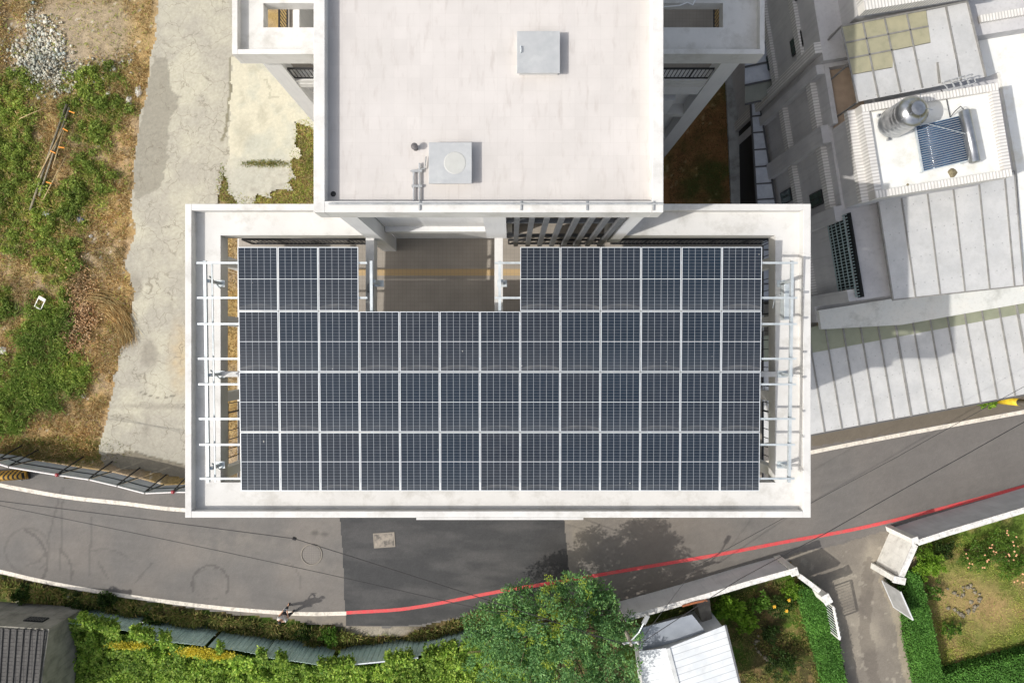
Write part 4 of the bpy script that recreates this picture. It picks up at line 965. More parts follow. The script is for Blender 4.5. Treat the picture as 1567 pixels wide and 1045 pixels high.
# northern house of the terrace row
n2 = empty('tiled_house', P(1400, -30, 0), 'neighbouring grey tiled house cut by the top right corner of the picture', 'house')
b = MB(); qbox(b, -.15, 9, -9.5, -2.21, -.15, 9.3); qbox(b, .7, 4.8, -7, -3.2, 9.3, 10.75); b.build('wall', NW, n2)
b = MB(); qbox(b, .9, 4.6, -6.8, -3.35, 10.75, 10.8); b.build('roof', ROOFW, n2)
b = MB(); qbox(b, .65, .95, -7, -3.4, 10.553, 11.0); qbox(b, 4.55, 4.85, -7, -3.4, 10.553, 11.0); each(b, 'parapet', STRIPE, n2)
b = MB(); qbox(b, .65, 4.85, -3.4, -3.1, 10.553, 11.003); b.build('parapet', STRIPE2, n2)
b = MB(); qbox(b, -.4, -.152, -2.9, -2.5, 0, 9.3); qbox(b, -.3, -.152, -9.4, -2.92, 7.6, 8.0); qbox(b, -.3, -.152, -9.4, -2.92, 5.0, 5.4); each(b, 'tile_band', STRIPE, n2)
for va, z0 in ((-3.9, 7.0), (-5.6, 7.4), (-4.3, 3.8)):
    f = MB(); qbox(f, -.21, -.154, va, va + .6, z0, z0 + 1.0); fo = f.build('window', mat('dark_frame', S(60, 62, 62)), n2)
    g_ = MB(); qbox(g_, -.225, -.2105, va + .05, va + .27, z0 + .06, z0 + .94); qbox(g_, -.225, -.2105, va + .32, va + .55, z0 + .06, z0 + .94); g_.build('pane', WG, fo)
q = P(1230, 20, 6.4); ac = empty('air_conditioner', q, 'white air conditioner unit on the tiled wall at the top right', 'air conditioner', rz=RZ)
MB().box(-.2, .2, -.42, .42, 0, .6).build('casing', ACW, ac, world=False, bevel=.02); fn = MB(); fn.lathe([(.24, 0), (.24, .012), (.02, .014)], (0, 0, 0), 24); fo = fn.build('fan_grille', BLK, ac, world=False); fo.rotation_euler = (0, -math.pi / 2, 0); fo.location = (-.201, -.08, .3)
MB().bar((-.1, -.3, -.03), (.35, -.3, -.03), .04).bar((-.1, .3, -.03), (.35, .3, -.03), .04).build('bracket', GALV, ac, world=False)
# water tank
STEEL = mat('stainless', S(196, 197, 198), S(172, 174, 176), rough=.28, metal=.9, scale=6)
c = P(1374, 182, 10.8); wt = empty('water_tank', (c[0], c[1], 10.8), 'round stainless steel water tank with domed lid on the white tiled roof', 'water tank')
q0 = P(1361, 192, 10.8)
tk = MB(); R_ = .49
prof = [(R_ * .95, .12), (R_, .2)]
for i in range(6): prof += [(R_, .2 + .2 * i + .02), (R_ + .008, .2 + .2 * i + .06), (R_ + .008, .2 + .2 * i + .12), (R_, .2 + .2 * i + .18)]
prof += [(R_, 1.42), (R_ * .97, 1.48), (R_ * .7, 1.6), (R_ * .35, 1.67), (.2, 1.68)]
tk.lathe(prof, (q0[0], q0[1], 10.8), 40); tk.build('tank_body', STEEL, wt, smooth=True)
ld = MB(); ld.lathe([(.22, 0), (.22, .05), (.12, .08), (.02, .09)], (q0[0], q0[1], 12.485), 24); ld.build('lid', STEEL, wt)
rg = MB(); 
for t in range(5):
    an = t * 2 * math.pi / 5; rg.bar((q0[0] + .22 * math.cos(an), q0[1] + .22 * math.sin(an), 12.49), (q0[0] + .55 * math.cos(an), q0[1] + .55 * math.sin(an), 12.36), .015)
rg.build('lid_rib', STEEL, wt)
lg = MB()
for t in range(3):
    an = t * 2.09 + .4; lg.box(q0[0] + .5 * math.cos(an) - .04, q0[0] + .5 * math.cos(an) + .04, q0[1] + .5 * math.sin(an) - .04, q0[1] + .5 * math.sin(an) + .04, 10.8, 10.94)
lg.build('leg', STEEL, wt)
# solar water heater
HZ = 10.98
wh = empty('solar_water_heater', P(1440, 215, 10.8), 'evacuated tube solar water heater with silver drum on the tank roof', 'water heater')
A_ = [Vector(P(*p, 11.15)) for p in ((1404, 192), (1468, 179), (1480, 247), (1416, 261))]
tb = MB()
n_ = 20
for i in range(n_):
    t = (i + .5) / n_; p0 = A_[0].lerp(A_[3], t); p1 = A_[1].lerp(A_[2], t); p0 = Vector((p0.x, p0.y, 11.0)); p1 = Vector((p1.x, p1.y, 11.35)); tb.tube([p0, p1], .026, 8)
tb.build('vacuum_tubes', mat('tube_glass', S(40, 66, 96), S(54, 84, 116), rough=.1, scale=4), wh, smooth=True)
rf = MB(); rf.add([(A_[0].x, A_[0].y, 10.93), (A_[1].x, A_[1].y, 11.28), (A_[2].x, A_[2].y, 11.28), (A_[3].x, A_[3].y, 10.93)], [(0, 3, 2, 1)]); rf.build('reflector', mat('heater_reflector', S(190, 196, 202), rough=.4, metal=.4), wh)
fm = MB(); fm.bar((A_[0].x, A_[0].y, 11.0), (A_[3].x, A_[3].y, 11.0), .06); 
for k in (1, 2): fm.bar((A_[k].x, A_[k].y, 11.25), (A_[k].x, A_[k].y, 10.8), .04)
for k in (0, 3): fm.bar((A_[k].x, A_[k].y, 11.0), (A_[k].x, A_[k].y, 10.8), .04); fm.bar((A_[k].x, A_[k].y, 10.97), (A_[(1, 0, 0, 2)[k]].x, A_[(1, 0, 0, 2)[k]].y, 11.3), .04)
fm.build('frame', GALV, wh)
d0 = Vector(P(1475, 168, 11.45)); d1 = Vector(P(1492, 250, 11.45)); dr = MB(); dd = (d1 - d0).normalized()
dr.tube([d0, d0 + dd * .03, d0 + dd * .05, d1 - dd * .05, d1 - dd * .03, d1], [.08, .14, .17, .17, .14, .08], 24); dr.build('drum', STEEL, wh, smooth=True)
dp = MB(); dp.tube([P(1475, 168, 11.45), P(1470, 163, 11.4), P(1462, 170, 11.2), P(1454, 180, 10.9), P(1447, 145, 10.86), P(1440, 138, 11.05)], .015, 6); dp.build('pipe', BLK, wh)
wp = MB(); wp.tube([P(1345, 180, 11.05), P(1362, 186, 11.6), P(1420, 190, 11.5), P(1490, 208, 11.5)], .012, 6).build('guy_wire', GALV, wh)
pc = empty('pipe_coil', P(1470, 128, 11.0), 'loose bundle of grey hoses on the north parapet of the tank roof', 'hose')
for k in range(4):
    cx, cy = 1452 + k * 11, 131 - k * 3; pts_ = [P(cx + 6 * math.cos(t) + 3 * math.sin(3 * t), cy + 8 * math.sin(t), 11.06 + .03 * k + .02 * math.sin(2 * t)) for t in np.linspace(0, 5.5, 14)]
    MB().tube(pts_, .022, 6).build('hose', PIPE, pc, smooth=True)
for i, (px, py, r, lb) in enumerate(((1457, 264, .17, 'round brown rusty patch of debris on the tank roof'),(1389, 283, .08, 'small dark stone at the south edge of the tank roof'))):
    rock(px, py, r, 'debris', lb, 'debris', mat('brown_debris', S(150, 140, 110), S(110, 100, 78), rough=.9, scale=10), h=.3); o = bpy.data.objects['debris' if i == 0 else 'debris.001']; q = P(px, py, 10.8); o.location = (q[0], q[1], 10.8)
# ledge, gap sheets, and large lower sheet roof
lg = empty('concrete_canopy', P(1400, 470, 4), 'long white concrete ledge running along the south side of the tiled house', 'ledge')
w_ = [P(*p, 4.0) for p in ((1253, 475), (1390, 453), (1640, 414), (1640, 451), (1567, 464), (1380, 497), (1257, 504))]
MB().prism([(q[0], q[1]) for q in w_], 3.75, 4.0).build('slab', mat('ledge_render', S(222, 221, 214), S(216, 218, 214), rough=.8, scale=1, stain=S(150, 150, 142), sscale=.9, samount=.65, streak=(S(170, 170, 160), .3)), lg)
b = MB(); qbox(b, .5, 12, 6.46, 7.15, -.1, 3.745); b.build('wall', NW, lg)
def lowroof():
    z0, z1 = 3.45, 3.05
    a = [P(1130, 522, z0), P(1640, 424, z0), P(1640, 590, z1), P(1126, 687, z1)]
    e = empty('metal_roof', a[0], 'large pale sheet metal roof with dark seams beside the road, east of the white building', 'metal roof')
    GREEN = mat('clear_sheet', S(172, 174, 150), S(160, 164, 140), rough=.4, scale=2, transl=.2)
    A = [Vector(q) for q in a]
    t = .135
    B = [A[0], A[1], A[1].lerp(A[2], .25), A[0].lerp(A[3], .235)]
    k = MB()
    for (q, m, nm) in ((B, GREEN, 'clear_panel'), ([B[3] , B[2], A[2], A[3]], SHEET, 'roof_sheet')):
        k = MB(); k.add(list(q) + [v - Vector((0, 0, .03)) for v in q], [(0, 3, 2, 1), (7, 4, 5, 6), (0, 1, 5, 4), (1, 2, 6, 5), (2, 3, 7, 6), (3, 0, 4, 7)]); k.build(nm, m, e)
    s = MB(); D = (A[1] - A[0]).normalized(); Ltot = (A[1] - A[0]).length
    for i in range(-4, 20):
        x0 = 1262 + i * 26.2 - 26; x1 = x0 + 24 + i * .3
        # seams follow the house axis
        p0 = Vector(P(x0, 503 - (x0 - 1236) * .193, z0 + .02)); p1 = Vector(P(x1 + 2, 667 - (x1 - 1230) * .188, z1 + .02))
        s.bar(p0, p1, .09 if i in (5, 12) else .06, .05)
    s.build('seam', SEAM, e)
    ed = MB(); ed.bar(A[3] + Vector((0, -.02, -.03)), A[2] + Vector((0, -.02, -.03)), .07, .1); ed.build('gutter', mat('gutter_dark', S(96, 94, 92), rough=.6), e)
    ps_ = MB()
    for x in (1262, 1345, 1430, 1520):
        q = Vector(P(x, 661 - (x - 1236) * .188, z1)); ps_.bar((q.x, q.y + .15, z1 - .05), (q.x, q.y + .15, -.1), .1)
    ps_.build('post', GALV, e)
    return e
lowroof()
# west lean-to canopies between the houses
cn = empty('canopy', P(1170, 230, 3), 'narrow glazed canopy of small white panes at the foot of the tiled facade', 'canopy')
PANE = mat('milky_sheet', S(222, 226, 232), S(200, 206, 216), rough=.3, scale=1.5, transl=.15, stain=S(170, 172, 180), sscale=2.5, samount=.5)
ys = [154, 178, 203, 229, 255, 281, 305, 330, 356, 382, 408, 434, 460]
for i in range(12):
    xl = 1148 + (ys[i] - 154) * .062; xl2 = 1148 + (ys[i + 1] - 154) * .062; xr = 1161 + (ys[i] - 154) * .16; xr2 = 1161 + (ys[i + 1] - 154) * .16
    pxsheet([(xl + 1, ys[i] + 1.5), (xr, ys[i] + .5), (xr2, ys[i + 1] - 1), (xl2 + 1, ys[i + 1])], 3.0, PANE, 'pane', cn)
b = MB()
for i in range(13): y = ys[i]; b.bar(P(1147 + (y - 154) * .062, y + 1, 3.0), P(1162 + (y - 154) * .16, y - 1, 3.0), .06, .06)
b.bar(P(1148, 152, 3.0), P(1167, 462, 3.0), .07, .08); b.bar(P(1161, 152, 3.0), P(1211, 462, 3.0), .07, .08)
b.build('frame', mat('canopy_frame', S(84, 84, 86), rough=.5), cn)
c2 = empty('canopy', P(1180, 60, 5), 'wide sloping canopy of alternating clear and white sheets at the top right alley', 'canopy')
CLR = mat('grey_clear_sheet', S(150, 152, 142), S(134, 138, 130), rough=.35, scale=1.5)
rowsY = [(-60, 14, 0), (15, 47, 1), (48, 84, 1) , (72, 108, 0), (98, 130, 0), (124, 156, 1)]
sl = .21
segs = [(-70, -10, 0), (-10, 20, 0), (20, 45, 1), (45, 72, 1), (72, 103, 0), (103, 131, 0), (131, 160, 1)]
fr2 = MB()
for a_, b__, kind_ in segs:
    xr0 = 1214 + (a_ - 20) * .16; xr1 = 1214 + (b__ - 20) * .16
    if a_ >= 103: xr0, xr1 = 1222 - (a_ - 100) * .8, 1222 - (b__ - 100) * .95
    pxsheet([(1140, a_ + .7), (xr0, a_ - (xr0 - 1140) * sl + .7), (xr1, b__ - (xr1 - 1140) * sl - .7), (1140, b__ - .7)], 4.6, CLR if kind_ else PANE, 'roof_sheet', c2)
    fr2.bar(P(1140, b__, 4.62), P(xr1, b__ - (xr1 - 1140) * sl, 4.62), .07, .06)
fr2.build('frame', mat('canopy_frame', S(84, 84, 86)), c2)
# alley wall: dark boundary fence and kerb
f = MB(); 
pA = P(1129, 175, 0); pB = P(1136, 430, 0); f.prism([(pA[0], pA[1]), (pA[0] + .12, pA[1]), (pB[0] + .12, pB[1]), pB[:2]], -.1, 2.3)
bf = empty('boundary_fence', pA, 'black sheet fence between the shaded court and the tiled house', 'fence'); f.build('sheet_panel', mat('black_sheet', S(26, 26, 28), S(34, 34, 36), rough=.6, scale=2), bf)
pC = P(1117, 60, 0); f = MB(); f.prism([(pA[0], pA[1] + .003), (pA[0] + .12, pA[1] + .003), (pC[0] + .9, pC[1]), (pC[0] + .78, pC[1])], -.1, 2.3); f.build('sheet_panel', mat('grey_glass_sheet', S(96, 100, 104), S(82, 86, 90), rough=.4, scale=2), bf)
pl = MB()
for k in range(9):
    y = pA[1] + (pB[1] - pA[1]) * k / 8; x = pA[0] + (pB[0] - pA[0]) * k / 8; pl.box(x + .125, x + .2, y - .04, y + .04, -.1, 2.34)
pl.build('post', BLK, bf)
kb = MB(); a_, b__, c_, d_ = P(1112, 120), P(1127, 60), P(1136, 420), P(1121, 420)
kb.prism([P(1110, 118)[:2], P(1128, 100)[:2], P(1134, 430)[:2], P(1123, 430)[:2]], -.1, .1); tag(kb.build('kerb', mat('kerb_conc', S(184, 184, 180), S(160, 160, 156), rough=.9, scale=2, stain=S(120, 118, 108), sscale=2, samount=.6)), kind='structure')
# dark paved yard under the canopies
yd = MB(); yd.prism([P(1135, 40)[:2], P(1260, 40)[:2], P(1260, 440)[:2], P(1137, 440)[:2]], -.09, .02); tag(yd.build('paved_yard', mat('yard_conc', S(110, 108, 106), S(90, 88, 86), rough=.9, scale=2)), kind='structure')
# =================================================================== walls, gates, hedges and gardens
WG1 = mat('wall_grey_render', S(226, 226, 226), S(208, 208, 208), rough=.85, scale=1.2, streak=(S(176, 176, 174), .4), grain=.05, spec=.2)
COPE = mat('flaking_white', S(236, 234, 228), S(206, 204, 198), rough=.85, scale=5, stain=S(120, 118, 112), sscale=7, samount=.75, spec=.2)
WPL = mat('white_plaster', S(240, 238, 230), S(222, 220, 212), rough=.85, scale=2, stain=S(160, 156, 146), sscale=2.5, samount=.5, streak=(S(170, 166, 156), .3), spec=.2)
def wall_run(name, top_px, z, th, label, side=1, m=None, cope=.07):
    """garden wall whose road-side top edge runs through photo points at height z"""
    pts = [Vector(P(*p, z)) for p in top_px]; e = empty(name, (pts[0].x, pts[0].y, 0), label, 'wall')
    def off(d):
        out = []
        for i, p in enumerate(pts):
            t = (pts[min(i + 1, len(pts) - 1)] - pts[max(i - 1, 0)]).normalized(); n = Vector((-t.y, t.x, 0)) * side; out.append(p + n * d)
        return out
    A, B = off(0), off(-th); k = MB(); k.prism([(q.x, q.y) for q in A] + [(q.x, q.y) for q in B[::-1]], -.15, z - cope); k.build('wall_face', m or WG1, e)
    A, B = off(.03), off(-th - .03); k = MB(); k.prism([(q.x, q.y) for q in A] + [(q.x, q.y) for q in B[::-1]], z - cope + .002, z); k.build('coping', COPE, e)
    return e
def pillar(px, py, z, w, d, rot, label, m=WPL):
    c = P(px, py, z); e = empty('gate_pillar', (c[0], c[1], 0), label, 'gate pillar', rz=rot)
    MB().box(-w / 2, w / 2, -d / 2, d / 2, -.15, z - .12).build('shaft', m, e, world=False, bevel=.01)
    MB().box(-w / 2 - .03, w / 2 + .03, -d / 2 - .03, d / 2 + .03, z - .118, z).build('cap', COPE, e, world=False, bevel=.015)
    return e
wall_run('garden_wall', [(955, 944), (1010, 929), (1080, 909), (1150, 888), (1208, 872)], 2.0, .18, 'long grey garden wall with flaking white top from the tree to the driveway')
wall_run('garden_wall', [(1225, 879), (1240, 890), (1256, 903)], 2.0, .16, 'short white slanted wall joining two pillars on the west side of the driveway', m=WPL)
wall_run('garden_wall', [(1404, 827), (1450, 812), (1500, 797), (1567, 777), (1640, 755)], 2.3, .2, 'grey streaked garden wall with flaking white top east of the driveway')
wall_run('garden_wall', [(1376, 882), (1398, 832)], 2.1, .2, 'short bright white wall slanting down the east side of the driveway', m=WPL)
pillar(1216, 875, 2.12, .3, .3, .3, 'white corner pillar where the long wall turns into the driveway')
pillar(1266, 917, 2.1, .32, .4, .5, 'stained white pillar carrying the lattice gate')
pillar(1401, 827, 2.32, .26, .26, .3, 'white corner pillar at the road end of the east gate wing')
pillar(1377, 888, 2.16, .5, .26, -.2, 'broad white pillar carrying the open sheet gate')
# lattice gate (west) and sheet gate (east)
z = 1.9; a0 = Vector(P(1275, 928, z)); a1 = Vector(P(1285, 978, z)); ge = empty('metal_gate', (a0.x, a0.y, 0), 'open white lattice gate folded along the west side of the driveway', 'gate')
f = MB(); dz = Vector((0, 0, 1)); f.bar(a0, a1, .09, .05); f.bar(a0 - dz * 1.7, a1 - dz * 1.7, .05, .05); f.bar(a0, a0 - dz * 1.75, .06); f.bar(a1, a1 - dz * 1.75, .06); f.build('frame', WPL, ge)
f = MB()
for i in range(1, 11): q = a0.lerp(a1, i / 11); f.bar(q - dz * .03, q - dz * 1.68, .025)
for i in range(7): q = a0.lerp(a1, (i + .5) / 7); f.bar(q + Vector((.09, 0, -.02)), q + Vector((-.05, 0, -.02)), .07, .02)
f.build('bar', mat('gate_white', S(226, 228, 228), rough=.5), ge)
z = 1.85; a0 = Vector(P(1378, 905, z)); a1 = Vector(P(1397, 948, z)); ge = empty('metal_gate', (a0.x, a0.y, 0), 'open grey sheet gate swung against the clipped hedge east of the driveway', 'gate')
f = MB(); f.bar(a0, a1, .05, .05); f.bar(a0 - dz * 1.65, a1 - dz * 1.65, .05, .05); f.bar(a1, a1 - dz * 1.7, .05); f.build('frame', mat('gate_frame_w', S(214, 216, 216), rough=.5), ge)
f = MB(); f.bar(a0 - dz * .85, a1 - dz * .85, .015, 1.55); f.build('sheet', mat('gate_sheet', S(166, 166, 164), S(146, 146, 144), rough=.6, scale=3), ge)

def hedge(poly, h, label, n, rag=.05):
    pts = pts2(poly); 
    pts = [P(*p, h)[:2] for p in poly]
    k = MB(); cx = sum(p[0] for p in pts) / len(pts); cy = sum(p[1] for p in pts) / len(pts)
    ins = [(cx + (p[0] - cx) * .98, cy + (p[1] - cy) * .98) for p in pts]
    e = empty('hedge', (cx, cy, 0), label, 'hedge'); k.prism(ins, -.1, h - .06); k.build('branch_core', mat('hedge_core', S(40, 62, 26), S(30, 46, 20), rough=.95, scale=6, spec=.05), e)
    xs = [p[0] for p in pts]; ys = [p[1] for p in pts]; x = RNG.uniform(min(xs), max(xs), n * 4); y = RNG.uniform(min(ys), max(ys), n * 4)
    m_ = inpoly(x, y, pts); x = x[m_][:n]; y = y[m_][:n]
    top = np.stack([x, y, h - .08 + .07 * RNG.random(len(x)) + .04 * fbm(x * 3, y * 3, 5)], 1)
    sd = []
    for i in range(len(pts)):
        a_, b_ = np.array(pts[i]), np.array(pts[(i + 1) % len(pts)]); L_ = np.linalg.norm(b_ - a_); q = int(L_ * h * n / 14)
        t = RNG.random(q); w_ = a_[None] + (b_ - a_)[None] * t[:, None]; sd.append(np.concatenate([w_ + RNG.normal(size=(q, 2)) * rag, RNG.uniform(0, h, q)[:, None]], 1))
    c_ = np.concatenate([top] + sd); d_ = unit(RNG.normal(size=c_.shape) * np.array([1, 1, .6]) + np.array([0, 0, .3]))
    s_ = .06 + .04 * RNG.random(len(c_)); quads(c_, d_, s_ * .7, s_, 'foliage', HEDGE, e)
HEDGE = mat('hedge_leaf', (.1, .2, .1), island=[S(88, 138, 62), S(104, 154, 70), S(78, 124, 56), S(118, 166, 80)], rough=.6, spec=.2, transl=.25)
hedge([(1227, 905), (1252, 899), (1264, 925), (1284, 985), (1300, 1075), (1275, 1075), (1255, 1000)], 1.0, 'clipped green hedge behind the lattice gate west of the driveway', 11000)
hedge([(1388, 876), (1407, 880), (1420, 925), (1432, 980), (1450, 1075), (1416, 1075), (1396, 980)], .9, 'clipped green hedge along the east side of the driveway', 11000)
hedge([(1449, 1036), (1500, 1022), (1640, 985), (1640, 1090), (1458, 1090)], .9, 'broad clipped hedge crossing the lower right corner', 14000)

LEAVES = {
 'bright': [S(118, 158, 46), S(142, 180, 62), S(98, 140, 40), S(160, 190, 80)],
 'mid': [S(84, 124, 44), S(106, 146, 56), S(70, 108, 38), S(122, 156, 70)],
 'rose': [S(80, 122, 46), S(104, 146, 54), S(130, 160, 66), S(96, 104, 52)],
 'dark': [S(56, 82, 36), S(72, 98, 44), S(46, 68, 30), S(92, 110, 56)]}
def leafm(k): return mat('leaf_' + k, (.1, .2, .1), island=LEAVES[k], rough=.6, spec=.25, transl=.35)
BARK = mat('bark', S(120, 100, 78), S(92, 76, 60), rough=.9, scale=8)
def shrub(px, py, r, h, kind, label, name='shrub', n=60, per=45, leaf=.1, flowers=None, group=None, flat=.6, cat='shrub'):
    c = P(px, py, h); e = empty(name, (c[0], c[1], 0), label, cat, group)
    st = MB(); R = random.Random(int(px * 7 + py))
    for i in range(6):
        an = i * 1.05 + R.random() * .5; rr = r * (.45 + .3 * R.random()); st.tube([(c[0] + .03 * math.cos(an), c[1] + .03 * math.sin(an), -.1), (c[0] + rr * .4 * math.cos(an), c[1] + rr * .4 * math.sin(an), h * .5), (c[0] + rr * math.cos(an), c[1] + rr * math.sin(an), h * .95)], [.03, .02, .008], 5)
    st.build('stem', BARK, e)
    foliage_blob((c[0], c[1], h * .75), r, n, per, leaf, 'foliage', leafm(kind), e, flat=flat, hollow=.15, seed=int(px) % 97)
    if flowers:
        nm, col, cnt, sz = flowers; fm_ = mat('petal_' + nm, col, tuple(min(1, x * 1.15) for x in col), rough=.7, scale=9)
        for i in range(cnt):
            an = R.random() * 6.28; rr = r * .92 * math.sqrt(R.random()); k = MB(); cx = c[0] + rr * math.cos(an); cy = c[1] + rr * math.sin(an); cz = h * .75 + r * flat * math.sqrt(max(0, 1 - (rr / r) ** 2)) * .95 + .04
            for q in range(6):
                t = q * 1.047 + R.random() * .3; k.add([(cx, cy, cz), (cx + sz * .6 * math.cos(t - .4), cy + sz * .6 * math.sin(t - .4), cz + .02), (cx + sz * math.cos(t), cy + sz * math.sin(t), cz + .012 * (q % 3)), (cx + sz * .6 * math.cos(t + .4), cy + sz * .6 * math.sin(t + .4), cz + .025)], [(0, 1, 2, 3)])
            k.build('flower', fm_, e)
    return e
shrub(1122, 930, .62, .9, 'bright', 'light green broad-leaved shrub nearest the white shed roof', n=34, per=26, leaf=.17)
shrub(1108, 935, .5, .9, 'bright', 'light green shrub beside the brown wall near the garden shed', n=26, per=26, leaf=.17)
shrub(1143, 955, .55, .8, 'bright', 'light green shrub lowest in the small west garden cluster', n=30, per=26, leaf=.17)
shrub(1166, 922, .5, .8, 'mid', 'round mid green shrub under the long wall', n=36, per=34, leaf=.11)
shrub(1214, 905, .5, .8, 'bright', 'yellow green shrub in the corner behind the pillar', n=36, per=34, leaf=.1)
shrub(1196, 930, .62, .9, 'dark', 'dark olive bush with two yellow blossoms', n=46, per=40, leaf=.08, flowers=('yellow', S(240, 190, 60), 3, .1))
shrub(1200, 1020, .95, .9, 'dark', 'wide dark bush at the bottom edge of the west garden', n=60, per=44, leaf=.09)
shrub(1180, 970, .5, .6, 'dark', 'low dark bush beside the stone ring', n=40, per=36, leaf=.08)
shrub(1425, 862, .78, 1.0, 'bright', 'lime green shrub behind the east gate pillar', n=70, per=50, leaf=.09)
shrub(1408, 880, .45, .9, 'bright', 'small lime green shrub at the head of the east hedge', n=30, per=40, leaf=.09)
shrub(1450, 840, .5, .8, 'dark', 'dark green bush between the lime shrub and the roses', n=40, per=44, leaf=.08)
shrub(1430, 905, .5, .5, 'mid', 'thin green bush beside the hedge shadow', n=20, per=30, leaf=.09)
shrub(1498, 850, .85, 1.0, 'rose', 'rose bush with pale orange blossoms, left one of the three', 'rose_bush', n=60, per=44, leaf=.08, flowers=('peach', S(244, 184, 140), 14, .05), cat='rose bush')
shrub(1535, 836, .9, 1.1, 'rose', 'rose bush with pale orange blossoms, nearest the right garden wall', 'rose_bush', n=64, per=44, leaf=.08, flowers=('peach', S(244, 184, 140), 18, .05), cat='rose bush')
shrub(1556, 868, .85, .9, 'rose', 'rose bush with orange blossoms at the right picture edge', 'rose_bush', n=60, per=44, leaf=.08, flowers=('peach', S(244, 184, 140), 12, .05), cat='rose bush')
shrub(1458, 962, .45, .4, 'mid', 'low green plant in the middle of the brown lawn', n=22, per=34, leaf=.09)
shrub(1516, 614, .42, .7, 'bright', 'round bright green plant at the foot of the roadside utility pole', n=40, per=40, leaf=.09)
for i, (px, py, r, lb) in enumerate(((30, 905, .6, 'dark green shrub at the left end of the road verge'), (115, 925, .75, 'tall dark shrub on the verge above the tiled shed'), (160, 915, .5, 'round green shrub on the verge by the white road line'), (505, 968, .6, 'green tufted shrub on the verge right of the standing person'), (230, 945, .55, 'dusty green shrub above the pale green fence'), (465, 965, .5, 'grassy shrub just right of the standing person'))):
    o_ = shrub(px, py + 5, r * .85, .3, 'dark' if i != 3 else 'mid', lb, n=44, per=40, leaf=.1, flat=.4); o_.location.z = float(dip(px, py + 5)) * .7
# stone rings in the gardens
def stone_ring(pts, label, m=stone_m):
    R = random.Random(4); e = empty('stone_edging', P(*pts[0]), label, 'stone edging')
    p = smooth_line(pts, 4)
    for i, q in enumerate(p):
        c = P(q[0] + R.uniform(-3, 3), q[1] + R.uniform(-3, 3)); r = .035 + .06 * R.random(); k = MB(); n = 7
        vs = [(c[0], c[1], r)] + [(c[0] + r * (.7 + .5 * R.random()) * math.cos(6.283 * j / n), c[1] + r * (.7 + .5 * R.random()) * math.sin(6.283 * j / n), r * .5) for j in range(n)] + [(c[0] + r * 1.05 * math.cos(6.283 * j / n), c[1] + r * 1.05 * math.sin(6.283 * j / n), -.08) for j in range(n)]
        k.add(vs, [(0, 1 + j, 1 + (j + 1) % n) for j in range(n)] + [(1 + j, 1 + n + j, 1 + n + (j + 1) % n, 1 + (j + 1) % n) for j in range(n)]); k.build('stone', m, e)
greyst = mat('grey_stone', S(146, 136, 116), S(110, 104, 88), rough=.9, scale=6)
stone_ring([(1452, 903), (1460, 908), (1470, 912), (1474, 900), (1488, 897), (1497, 908), (1496, 920), (1488, 934), (1476, 940), (1464, 934), (1454, 928)], 'irregular ring of grey stones on the brown lawn east of the driveway', greyst)
stone_ring([(1162, 975), (1155, 985), (1158, 996), (1168, 1005), (1178, 1010), (1188, 1014)], 'curved row of grey stones in the garden west of the driveway', greyst)
rock(1487, 921, .12, 'stone', 'single white stone inside the stone ring on the lawn', 'stone', greyst)
rock(1513, 1003, .14, 'stone', 'grey stone half in the shade of the broad hedge', 'stone', greyst)
rock(1375, 936, .07, 'stone', 'small white stone on the driveway edge by the sheet gate', 'stone', stone_m)
rock(1524, 630, .06, 'stone', 'tiny white stone on the road shoulder below the green plant', 'stone', stone_m)
